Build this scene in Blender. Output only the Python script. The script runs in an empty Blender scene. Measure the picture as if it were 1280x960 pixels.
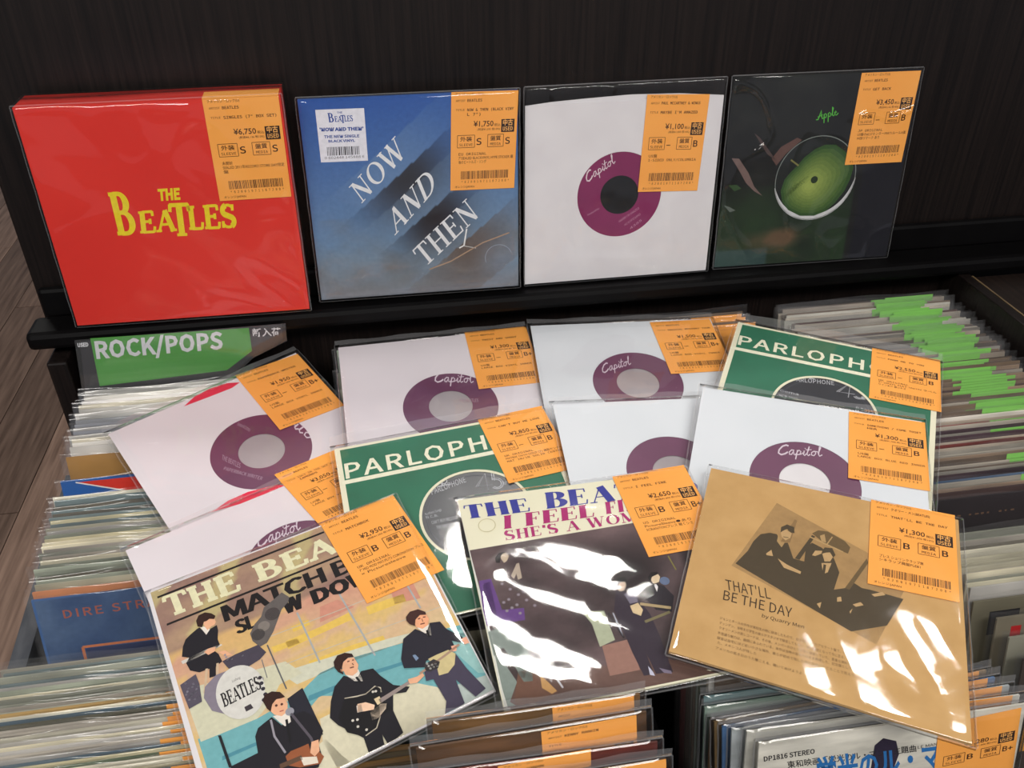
import bpy, math, random
from mathutils import Vector, Matrix
random.seed(7)
SC = bpy.context.scene
COL = SC.collection
H0 = 1.36                       # height of the eye above the floor, metres

# ------------------------------------------------------------------ camera
FPX = 1100.0
AX = [Vector((0.9872, -0.1593, -0.0037)), Vector((-0.092, -0.5512, -0.8293)), Vector((0.13, 0.819, -0.5589))]
AX[2].normalize()
AX[0] = (AX[0] - AX[2]*AX[0].dot(AX[2])).normalized()
AX[1] = AX[2].cross(AX[0]).normalized()
EYE = Vector((0, 0, H0))
cam = bpy.data.cameras.new('camera'); camo = bpy.data.objects.new('camera', cam); COL.objects.link(camo)
M = Matrix((AX[0], -AX[1], -AX[2])).transposed().to_4x4(); M.translation = EYE
camo.matrix_world = M
cam.sensor_width = 36.0; cam.lens = 36.0*FPX/1280.0; cam.clip_start = 0.02
SC.camera = camo

# ------------------------------------------------------------------ world, lights, exposure
w = bpy.data.worlds.new('shop_air'); SC.world = w; w.use_nodes = True
bg = w.node_tree.nodes['Background']; bg.inputs[0].default_value = (0.86, 0.88, 1.0, 1); bg.inputs[1].default_value = 0.20
SC.view_settings.view_transform = 'Standard'; SC.view_settings.look = 'None'
SC.view_settings.gamma = 1.0; SC.view_settings.use_curve_mapping = False
SC.view_settings.exposure = 0.34
SC.cycles.transparent_max_bounces = 40
SC.cycles.max_bounces = 6
SC.cycles.caustics_reflective = False; SC.cycles.caustics_refractive = False

def lamp(name, loc, target, sx, sy, power, color=(1, .97, .92)):
    l = bpy.data.lights.new(name, 'AREA'); l.shape = 'RECTANGLE'; l.size = sx; l.size_y = sy
    l.energy = power; l.color = color
    o = bpy.data.objects.new(name, l); COL.objects.link(o)
    o.location = loc
    d = Vector(target) - Vector(loc)
    o.rotation_euler = d.to_track_quat('-Z', 'Y').to_euler()
    return o
# three ceiling light panels of the shop and two added fill lamps, 2.6 m above the floor
lamp('overhead_lamp', (0.25, 1.36, 2.62), (0.25, 1.36, 0), 0.34, 0.22, 11)
lamp('overhead_lamp', (1.33, 1.06, 2.62), (1.33, 1.06, 0), 0.30, 0.12, 7)
lamp('overhead_lamp', (-1.1, 2.5, 2.62), (-1.1, 2.5, 0), 0.50, 0.22, 9)
lamp('overhead_lamp', (0.7, -0.9, 2.62), (0.2, .5, .9), 1.2, 0.6, 34)  # added fill behind the eye, brightens the standing sleeves
lamp('overhead_lamp', (-0.9, -0.9, 2.62), (0, .5, .9), 1.2, 0.6, 34)  # second added fill lamp, on the left behind the eye

# ------------------------------------------------------------------ helpers
def lin(c):
    r = []
    for x in c[:3]:
        x = x/255.0
        r.append(x/12.92 if x <= 0.04045 else ((x+0.055)/1.055)**2.4)
    return (r[0], r[1], r[2], 1.0)

def tag(o, label=None, cat=None, group=None, kind=None):
    if label: o['label'] = label
    if cat: o['category'] = cat
    if group: o['group'] = group
    if kind: o['kind'] = kind
    return o

def link(name, data, parent=None, loc=None):
    o = bpy.data.objects.new(name, data); COL.objects.link(o)
    if parent: o.parent = parent
    if loc is not None: o.location = loc
    return o

def mk(name, verts, faces, mat, parent=None, cols=None, smooth=False, link_it=True):
    me = bpy.data.meshes.new(name); me.from_pydata([tuple(v) for v in verts], [], faces)
    if mat is not None: me.materials.append(mat)
    if cols:
        a = me.color_attributes.new('Col', 'FLOAT_COLOR', 'CORNER')
        buf = []
        for f, c in zip(faces, cols):
            if c and isinstance(c[0], (tuple, list)):
                for cc in c: buf.extend(cc)
            else: buf.extend(c*len(f))
        a.data.foreach_set('color', buf)
    if smooth: me.polygons.foreach_set('use_smooth', [True]*len(faces))
    me.update()
    return link(name, me, parent) if link_it else me

def box_vf(x0, x1, y0, y1, z0, z1, b=0.0):
    if b <= 0:
        v = [(x, y, z) for z in (z0, z1) for y in (y0, y1) for x in (x0, x1)]
        return v, [(0, 2, 3, 1), (4, 5, 7, 6), (0, 1, 5, 4), (2, 6, 7, 3), (0, 4, 6, 2), (1, 3, 7, 5)]
    import bmesh
    v, f = box_vf(x0, x1, y0, y1, z0, z1)
    bm = bmesh.new(); vs = [bm.verts.new(p) for p in v]
    for q in f: bm.faces.new([vs[i] for i in q])
    bmesh.ops.bevel(bm, geom=bm.edges[:], offset=b, segments=2, affect='EDGES', profile=0.5)
    bm.verts.index_update()
    V = [tuple(p.co) for p in bm.verts]; F = [tuple(p.index for p in q.verts) for q in bm.faces]
    bm.free(); return V, F

def box(name, x0, x1, y0, y1, z0, z1, mat, parent=None, b=0.0):   # world heights are given relative to the eye height
    v, f = box_vf(x0, x1, y0, y1, z0+H0, z1+H0, b)
    return mk(name, v, f, mat, parent)

# ------------------------------------------------------------------ materials
def newmat(name):
    m = bpy.data.materials.new(name); m.use_nodes = True
    nt = m.node_tree; b = nt.nodes['Principled BSDF']
    return m, nt, b

def noisy(name, c1, c2, scale=(1, 1, 1), nscale=20.0, rough=0.5, bump=0.0, spec=0.5, detail=4.0, lo=0.3, hi=0.7, coat=0.0):
    m, nt, b = newmat(name)
    tc = nt.nodes.new('ShaderNodeTexCoord'); mp = nt.nodes.new('ShaderNodeMapping'); mp.inputs['Scale'].default_value = scale
    n = nt.nodes.new('ShaderNodeTexNoise'); n.inputs['Scale'].default_value = nscale; n.inputs['Detail'].default_value = detail
    r = nt.nodes.new('ShaderNodeValToRGB'); r.color_ramp.elements[0].color = lin(c1); r.color_ramp.elements[1].color = lin(c2)
    r.color_ramp.elements[0].position = lo; r.color_ramp.elements[1].position = hi
    L = nt.links.new
    L(tc.outputs['Object'], mp.inputs['Vector']); L(mp.outputs[0], n.inputs['Vector']); L(n.outputs[0], r.inputs[0])
    L(r.outputs[0], b.inputs['Base Color'])
    b.inputs['Roughness'].default_value = rough; b.inputs['Specular IOR Level'].default_value = spec
    b.inputs['Coat Weight'].default_value = coat
    if bump:
        bp = nt.nodes.new('ShaderNodeBump'); bp.inputs['Strength'].default_value = bump; bp.inputs['Distance'].default_value = 0.001
        L(n.outputs[0], bp.inputs['Height']); L(bp.outputs[0], b.inputs['Normal'])
    return m

def print_material():
    m, nt, b = newmat('printed_ink')
    a = nt.nodes.new('ShaderNodeAttribute'); a.attribute_name = 'Col'
    tc = nt.nodes.new('ShaderNodeTexCoord'); n = nt.nodes.new('ShaderNodeTexNoise'); n.inputs['Scale'].default_value = 260; n.inputs['Detail'].default_value = 3
    mr = nt.nodes.new('ShaderNodeMapRange'); mr.inputs[3].default_value = 0.82; mr.inputs[4].default_value = 1.12
    mx = nt.nodes.new('ShaderNodeVectorMath'); mx.operation = 'SCALE'
    L = nt.links.new
    L(tc.outputs['Object'], n.inputs['Vector']); L(n.outputs[0], mr.inputs[0]); L(a.outputs['Color'], mx.inputs[0]); L(mr.outputs[0], mx.inputs['Scale'])
    L(mx.outputs[0], b.inputs['Base Color']); b.inputs['Roughness'].default_value = 0.6; b.inputs['Specular IOR Level'].default_value = 0.2
    return m

def card_material():                 # record sleeves in the bins: colour comes from the object, with mottled print
    m, nt, b = newmat('sleeve_card')
    oi = nt.nodes.new('ShaderNodeObjectInfo'); tc = nt.nodes.new('ShaderNodeTexCoord')
    mp = nt.nodes.new('ShaderNodeMapping'); mp.inputs['Scale'].default_value = (1, 1, 1)
    ad = nt.nodes.new('ShaderNodeVectorMath'); ad.operation = 'ADD'
    n = nt.nodes.new('ShaderNodeTexNoise'); n.inputs['Scale'].default_value = 14; n.inputs['Detail'].default_value = 2
    mr = nt.nodes.new('ShaderNodeMapRange'); mr.inputs[1].default_value = 0.35; mr.inputs[2].default_value = 0.65; mr.inputs[3].default_value = 0.62; mr.inputs[4].default_value = 1.15
    mx = nt.nodes.new('ShaderNodeVectorMath'); mx.operation = 'SCALE'
    L = nt.links.new
    sc = nt.nodes.new('ShaderNodeVectorMath'); sc.operation = 'SCALE'; sc.inputs[0].default_value = (31, 17, 11)
    L(oi.outputs['Random'], sc.inputs['Scale']); L(tc.outputs['Object'], ad.inputs[0]); L(sc.outputs[0], ad.inputs[1])
    L(ad.outputs[0], n.inputs['Vector']); L(n.outputs[0], mr.inputs[0]); L(oi.outputs['Color'], mx.inputs[0]); L(mr.outputs[0], mx.inputs['Scale'])
    L(mx.outputs[0], b.inputs['Base Color']); b.inputs['Roughness'].default_value = 0.55
    return m

def film_material(name, rough=0.06, haze=0.009, strength=0.16, nscale=22.0, dist=0.002, gain=0.9, tint=(1, 1, 1, 1), stretch=(1, 1, 1)):
    m = bpy.data.materials.new(name); m.use_nodes = True; nt = m.node_tree; nt.nodes.clear(); L = nt.links.new
    out = nt.nodes.new('ShaderNodeOutputMaterial')
    tr = nt.nodes.new('ShaderNodeBsdfTransparent'); tr.inputs[0].default_value = tint
    gl = nt.nodes.new('ShaderNodeBsdfGlossy'); gl.inputs['Roughness'].default_value = rough; gl.inputs[0].default_value = (1, 1, 1, 1)
    df = nt.nodes.new('ShaderNodeBsdfDiffuse'); df.inputs[0].default_value = (.85, .85, .88, 1)
    tc = nt.nodes.new('ShaderNodeTexCoord'); oi = nt.nodes.new('ShaderNodeObjectInfo')
    sc = nt.nodes.new('ShaderNodeVectorMath'); sc.operation = 'SCALE'; sc.inputs[0].default_value = (7, 13, 5)
    ad = nt.nodes.new('ShaderNodeVectorMath'); ad.operation = 'ADD'
    n = nt.nodes.new('ShaderNodeTexNoise'); n.inputs['Scale'].default_value = nscale; n.inputs['Detail'].default_value = 1.5; n.inputs['Distortion'].default_value = 1.2
    bp = nt.nodes.new('ShaderNodeBump'); bp.inputs['Strength'].default_value = strength; bp.inputs['Distance'].default_value = dist
    fr = nt.nodes.new('ShaderNodeFresnel'); fr.inputs[0].default_value = 1.5
    ge = nt.nodes.new('ShaderNodeNewGeometry'); mi = nt.nodes.new('ShaderNodeMath'); mi.operation = 'MULTIPLY_ADD'; mi.inputs[1].default_value = -.8333; mi.inputs[2].default_value = 1.5
    L(ge.outputs['Backfacing'], mi.inputs[0]); L(mi.outputs[0], fr.inputs[0])
    mu = nt.nodes.new('ShaderNodeMath'); mu.operation = 'MULTIPLY'; mu.inputs[1].default_value = gain; mu.use_clamp = True
    m1 = nt.nodes.new('ShaderNodeMixShader'); m1.inputs[0].default_value = haze
    m2 = nt.nodes.new('ShaderNodeMixShader')
    L(oi.outputs['Random'], sc.inputs['Scale']); L(tc.outputs['Object'], ad.inputs[0]); L(sc.outputs[0], ad.inputs[1]); mp = nt.nodes.new('ShaderNodeMapping'); mp.inputs['Scale'].default_value = stretch
    L(ad.outputs[0], mp.inputs[0]); L(mp.outputs[0], n.inputs['Vector'])
    L(n.outputs[0], bp.inputs['Height']); L(bp.outputs[0], gl.inputs['Normal']); L(bp.outputs[0], fr.inputs['Normal'])
    L(tr.outputs[0], m1.inputs[1]); L(df.outputs[0], m1.inputs[2])
    L(fr.outputs[0], mu.inputs[0]); L(mu.outputs[0], m2.inputs[0]); L(m1.outputs[0], m2.inputs[1]); L(gl.outputs[0], m2.inputs[2])
    L(m2.outputs[0], out.inputs[0])
    return m

MAT = {
 'print': print_material(),
 'card': card_material(),
 'film': film_material('clear_film'),
 'film_edge': film_material('film_seam', rough=0.2, haze=0.10, strength=0.1, gain=1.0),
 'film_flap': film_material('film_lip', rough=0.1, haze=0.10, strength=0.3, gain=1.2),
 'film_bin': film_material('clear_bag_film', rough=0.14, haze=0.012, strength=0.45, nscale=60, dist=0.002, gain=0.8, stretch=(.25, 1, 1)),
 'acrylic': film_material('clear_acrylic', rough=0.03, haze=0.03, strength=0.0),
 'ceiling': noisy('pale_ceiling_board', (150, 148, 146), (158, 156, 154), nscale=6, rough=0.9, spec=0.1),
 'paper': noisy('white_paper', (216, 212, 216), (224, 221, 224), nscale=30, rough=0.8, spec=0.2),
 'paper_pink': noisy('pinkish_white_paper', (218, 210, 216), (226, 219, 225), nscale=12, rough=0.8, spec=0.2),
 'shaded_paper': noisy('shaded_inner_paper', (150, 142, 146), (176, 168, 172), nscale=14, rough=0.7, spec=0.2),  # white backing paper with the shade inside the sleeve put into its grey
 'paper_blue': noisy('cool_white_paper', (212, 217, 223), (220, 224, 230), nscale=12, rough=0.8, spec=0.2),
 'kraft': noisy('brown_kraft_card', (186, 146, 92), (200, 160, 106), nscale=45, rough=0.75, spec=0.2, detail=8),
 'cream': noisy('cream_card', (222, 218, 190), (230, 226, 200), nscale=20, rough=0.6),
 'tag': noisy('orange_tag_paper', (246, 164, 74), (250, 171, 82), nscale=20, rough=0.75, spec=0.2),
 'tag_green': noisy('green_tag_paper', (118, 188, 84), (138, 204, 102), nscale=20, rough=0.75, spec=0.2),
 'green': noisy('green_card', (14, 96, 68), (20, 108, 78), nscale=30, rough=0.55),
 'purple': noisy('purple_label_paper', (96, 50, 80), (108, 58, 90), nscale=18, rough=0.4),
 'magenta': noisy('magenta_label_paper', (118, 28, 78), (130, 36, 88), nscale=18, rough=0.4),
 'blacklabel': noisy('black_label_paper', (34, 36, 44), (44, 46, 54), nscale=18, rough=0.35),
 'vinyl': noisy('black_vinyl', (12, 12, 13), (20, 20, 22), nscale=60, rough=0.25),
 'red': noisy('red_box_card', (214, 40, 30), (222, 48, 36), nscale=10, rough=0.45),
 'darkcard': noisy('dark_card', (24, 26, 28), (30, 33, 35), nscale=10, rough=0.5),
 'bluecard': noisy('blue_card', (60, 90, 150), (70, 100, 160), nscale=10, rough=0.5),
 'blackcard': noisy('matt_black_card', (26, 24, 30), (32, 30, 36), nscale=10, rough=0.6),
 'greenboard': noisy('sign_green', (66, 150, 48), (72, 158, 54), nscale=10, rough=0.6),
 'woodpanel': noisy('dark_wood_laminate', (13, 9, 9), (29, 22, 20), scale=(90, 90, 2.2), nscale=4.0, rough=0.42, detail=6, bump=0.15, spec=0.35),
 'woodtop': noisy('dark_wood_laminate_top', (20, 14, 12), (38, 28, 24), scale=(60, 4, 60), nscale=4.0, rough=0.45, detail=6, spec=0.3),
 'black': noisy('black_laminate', (5, 4, 5), (9, 8, 9), nscale=30, rough=0.5, spec=0.15),
 'lit_edge': noisy('painted_edge_light', (88, 72, 50), (120, 100, 72), nscale=30, rough=0.5),  # paler tone imitating light caught along a bevelled edge
 'greyedge': noisy('grey_side_laminate', (56, 60, 68), (78, 80, 86), scale=(20, 2, 40), nscale=8, rough=0.5),
}
def plank_mat():
    m = noisy('brown_floor_plank', (108, 86, 74), (164, 136, 120), scale=(26, 1.6, 1), nscale=3.0, rough=0.42, detail=7, spec=0.4)
    nt = m.node_tree; oi = nt.nodes.new('ShaderNodeObjectInfo'); b = nt.nodes['Principled BSDF']
    r = [n for n in nt.nodes if n.type == 'VALTORGB'][0]
    mr = nt.nodes.new('ShaderNodeMapRange'); mr.inputs[3].default_value = 0.6; mr.inputs[4].default_value = 1.25
    mx = nt.nodes.new('ShaderNodeVectorMath'); mx.operation = 'SCALE'; L = nt.links.new
    L(oi.outputs['Random'], mr.inputs[0]); L(r.outputs[0], mx.inputs[0]); L(mr.outputs[0], mx.inputs['Scale']); L(mx.outputs[0], b.inputs['Base Color'])
    return m
MAT['plank'] = plank_mat()
# ------------------------------------------------------------------ flat print: lettering and pictures as inked polygons
def pt_add(p, q): return (p[0]+q[0], p[1]+q[1])

def stock_font(fn):                      # a face that ships with Blender itself; the built-in face serves when it is missing
    try:
        import os
        return bpy.data.fonts.load(os.path.join(bpy.utils.system_resource('DATAFILES', path='fonts'), fn))
    except Exception: return None
FONT_SANS = stock_font('Noto Sans CJK Regular.woff2'); FONT_MONO = stock_font('DejaVuSansMono.woff2')
def cap_height(f):
    c = bpy.data.curves.new('t', 'FONT'); c.body = 'H'; o = bpy.data.objects.new('t', c)
    if f: c.font = f
    me = bpy.data.meshes.new_from_object(o); h = max(v.co.y for v in me.vertices)
    bpy.data.meshes.remove(me); bpy.data.objects.remove(o); bpy.data.curves.remove(c); return h
CAP = {None: cap_height(None)}
for f_ in (FONT_SANS, FONT_MONO):
    if f_: CAP[f_.name] = cap_height(f_)
_tc = {}
def text_geo(s, bold=0.0, spacing=1.0):
    k = (s, bold, spacing)
    if k in _tc: return _tc[k]
    c = bpy.data.curves.new('t', 'FONT'); c.body = s; mono = spacing == 'mono'
    if mono: spacing = 1.0
    fnt = FONT_MONO if mono else FONT_SANS
    hc = CAP[None]
    if fnt and s.isascii(): c.font = fnt; hc = CAP[fnt.name]
    c.resolution_u = 2; c.offset = bold; c.space_character = spacing
    o = bpy.data.objects.new('t', c)
    me = bpy.data.meshes.new_from_object(o)
    V = [(v.co.x, v.co.y) for v in me.vertices]; F = [tuple(p.vertices) for p in me.polygons]
    x0 = min((v[0] for v in V), default=0); x1 = max((v[0] for v in V), default=1)
    V = [((x-x0)/(x1-x0), y/hc) for x, y in V]
    bpy.data.meshes.remove(me); bpy.data.objects.remove(o); bpy.data.curves.remove(c)
    _tc[k] = (V, F); return _tc[k]

def ribbon(pts, wd):                    # constant-width polyline -> list of quads
    n = len(pts); L = []; R = []
    for i in range(n):
        a = pts[max(i-1, 0)]; b = pts[min(i+1, n-1)]
        dx, dy = b[0]-a[0], b[1]-a[1]; l = math.hypot(dx, dy) or 1
        nx, ny = -dy/l*wd/2, dx/l*wd/2
        L.append((pts[i][0]+nx, pts[i][1]+ny)); R.append((pts[i][0]-nx, pts[i][1]-ny))
    return [[L[i], R[i], R[i+1], L[i+1]] for i in range(n-1)]

def arc(cx, cy, rx, ry, a0, a1, n=12):
    return [(cx+rx*math.cos(math.radians(a0+(a1-a0)*i/n)), cy+ry*math.sin(math.radians(a0+(a1-a0)*i/n))) for i in range(n+1)]

# serif capitals: thick strokes k, thin strokes n, serifs s (x, y, half length); the box is width w by height 1
def glyphs():
    G = {}
    G['T'] = (.8, [('k', [(.4, 0), (.4, 1)]), ('n', [(.03, .96), (.77, .96)]), ('v', [(.06, .98), (.03, .76)]), ('v', [(.74, .98), (.77, .76)])], [(.4, 0, .2)])
    G['H'] = (.95, [('k', [(.2, 0), (.2, 1)]), ('k', [(.75, 0), (.75, 1)]), ('n', [(.2, .52), (.75, .52)])], [(.2, 0, .18), (.2, 1, .18), (.75, 0, .18), (.75, 1, .18)])
    G['E'] = (.8, [('k', [(.2, 0), (.2, 1)]), ('n', [(.2, .96), (.68, .96)]), ('n', [(.2, .52), (.55, .52)]), ('n', [(.2, .04), (.72, .04)]), ('v', [(.67, .98), (.69, .76)]), ('v', [(.71, .02), (.75, .28)]), ('v', [(.55, .40), (.55, .64)])], [(.14, 0, .12), (.14, 1, .12)])
    G['N'] = (.95, [('n', [(.18, 0), (.18, 1)]), ('k', [(.2, .97), (.76, .03)]), ('n', [(.78, 0), (.78, 1)])], [(.18, 0, .14), (.12, 1, .12), (.78, 1, .14)])
    G['O'] = (1.0, [('h', (.5, .5, .38, .47, -180, 180))], [])
    G['W'] = (1.3, [('k', [(.12, 1), (.4, 0)]), ('n', [(.4, 0), (.66, 1)]), ('k', [(.62, 1), (.9, 0)]), ('n', [(.9, 0), (1.16, 1)])], [(.12, 1, .16), (.62, 1, .12), (1.16, 1, .13)])
    G['A'] = (.95, [('n', [(.12, 0), (.46, .98)]), ('k', [(.46, .98), (.82, 0)]), ('n', [(.24, .34), (.7, .34)])], [(.12, 0, .14), (.82, 0, .16)])
    G['D'] = (1.0, [('k', [(.2, 0), (.2, 1)]), ('n', [(.2, .96), (.45, .96)]), ('n', [(.2, .04), (.45, .04)]), ('h', (.42, .5, .42, .46, -90, 90))], [(.14, 0, .12), (.14, 1, .12)])
    G['B'] = (.85, [('k', [(.2, 0), (.2, 1)]), ('n', [(.2, .96), (.45, .96)]), ('n', [(.2, .53), (.48, .53)]), ('n', [(.2, .04), (.48, .04)]), ('h', (.40, .745, .24, .215, -90, 90)), ('h', (.42, .285, .30, .245, -90, 90))], [(.14, 0, .12), (.14, 1, .12)])
    G['L'] = (.75, [('k', [(.2, 0), (.2, 1)]), ('n', [(.2, .04), (.66, .04)]), ('v', [(.66, .02), (.70, .3)])], [(.2, 0, .18), (.2, 1, .18)])
    G['S'] = (.75, [('n', arc(.37, .74, .25, .22, 20, 110, 6)), ('k', arc(.37, .74, .25, .22, 110, 225, 6) + arc(.37, .27, .27, .23, 45, -60, 6)), ('n', arc(.37, .27, .27, .23, -60, -160, 6)), ('v', [(.60, .72), (.61, .98)]), ('v', [(.11, .3), (.10, .02)])], [])
    G['I'] = (.45, [('k', [(.22, 0), (.22, 1)])], [(.22, 0, .18), (.22, 1, .18)])
    G['F'] = (.75, [('k', [(.2, 0), (.2, 1)]), ('n', [(.2, .96), (.66, .96)]), ('n', [(.2, .5), (.52, .5)]), ('v', [(.66, .98), (.68, .72)]), ('v', [(.52, .38), (.52, .62)])], [(.2, 0, .18), (.2, 1, .18)])
    G['M'] = (1.2, [('n', [(.15, 0), (.18, 1)]), ('k', [(.2, 1), (.6, .05)]), ('n', [(.6, .05), (.98, 1)]), ('k', [(1.0, 0), (1.0, 1)])], [(.15, 0, .14), (.14, 1, .12), (1.0, 0, .18), (1.04, 1, .14)])
    G["'"] = (.3, [('k', [(.15, .72), (.17, 1)])], [])
    G[' '] = (.45, [], [])
    return G
GL = glyphs()

def serif_polys(s, k=.14, n=.05, ser=.05, gap=.04, stencil=False):
    """list of (polygon) in a box of height 1, and its width"""
    out = []; x = 0.0
    for ch in s:
        wd, st, se = GL[ch]
        for kind, pl in st:
            if kind == 'h':
                cx, cy, rx, ry, a0, a1 = pl; m = 18 if a1-a0 < 200 else 32
                o_ = arc(cx, cy, rx+k/2, ry+n/2, a0, a1, m); i_ = arc(cx, cy, max(rx-k/2, .03), ry-n/2, a0, a1, m)
                out += [[(x+o_[j][0], o_[j][1]), (x+o_[j+1][0], o_[j+1][1]), (x+i_[j+1][0], i_[j+1][1]), (x+i_[j][0], i_[j][1])] for j in range(m)]
                continue
            wdt = {'k': k, 'n': n, 'v': n*1.1}[kind]
            if stencil and kind == 'n': continue
            out += ribbon([(x+p[0], p[1]) for p in pl], wdt)
        for sx, sy, hl in se:
            yy = ser/2 if sy < .5 else 1-ser/2
            out.append([(x+sx-hl, yy-ser/2), (x+sx+hl, yy-ser/2), (x+sx+hl, yy+ser/2), (x+sx-hl, yy+ser/2)])
        x += wd+gap
    return cached_union((s, k, n, ser, gap), out), x-gap

from mathutils.geometry import delaunay_2d_cdt
def union(polys):
    """overlapping strokes -> one set of triangles that do not overlap"""
    V = []; F = []
    for q in [t for q in polys for t in [[q[0], q[i], q[i+1]] for i in range(1, len(q)-1)]]:
        ar = sum(q[i][0]*q[(i+1) % len(q)][1]-q[(i+1) % len(q)][0]*q[i][1] for i in range(len(q)))
        if abs(ar) < 1e-7: continue
        if ar < 0: q = q[::-1]
        b = len(V); V += [Vector((x, y)) for x, y in q]; F.append(list(range(b, b+len(q))))
    r = delaunay_2d_cdt(V, [], F, 0, 1e-5)
    return [[(r[0][i].x, r[0][i].y) for i in f] for f, o in zip(r[2], r[5]) if o]
_un = {}
def cached_union(key, polys):
    if key not in _un: _un[key] = union(polys)
    return _un[key]
CAPSCRIPT = [([(1.15,.95),(.9,1.05),(.5,.9),(.15,.5),(.1,.15),(.4,-.02),(.8,.1),(1.1,.3)],.17), ([(1.78,.5),(1.5,.55),(1.25,.3),(1.3,.05),(1.5,.05),(1.75,.45),(1.75,.1),(1.9,.02),(2.05,.2)],.12),
 ([(2.14,.55),(1.95,-.45)],.12), ([(2.08,.35),(2.3,.55),(2.5,.4),(2.4,.1),(2.1,.05)],.11), ([(2.45,.08),(2.75,.3)],.08), ([(2.87,.52),(2.78,.1),(2.9,0),(3.1,.2)],.12), ([(2.95,.72),(2.98,.8)],.12),
 ([(3.4,1.0),(3.15,.15),(3.3,0),(3.5,.15)],.12), ([(3.02,.62),(3.65,.66)],.08), ([(3.9,.5),(3.65,.35),(3.65,.08),(3.9,.02),(4.1,.25),(4.05,.45),(3.9,.5),(4.32,.45)],.11), ([(4.35,.3),(4.62,.9),(4.62,1.12),(4.5,1.0),(4.4,.2),(4.5,0),(4.8,.15)],.12)]
APPSCRIPT = [([(-.15,.1),(.1,.05),(.4,.5),(.7,1.05),(.62,.4),(.68,0),(.85,.1)],.13), ([(.1,.35),(.8,.48)],.08), ([(1.0,.5),(.8,-.55)],.12), ([(.95,.35),(1.15,.55),(1.32,.35),(1.15,.05),(.95,.1)],.11),
 ([(1.55,.5),(1.35,-.55)],.12), ([(1.5,.35),(1.7,.55),(1.87,.35),(1.7,.05),(1.5,.1)],.11), ([(1.95,.1),(2.3,.95),(2.2,1.1),(2.05,.2),(2.15,0),(2.3,.1)],.12), ([(2.35,.25),(2.6,.35),(2.55,.52),(2.38,.4),(2.36,.1),(2.55,0),(2.85,.2)],.11)]

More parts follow.
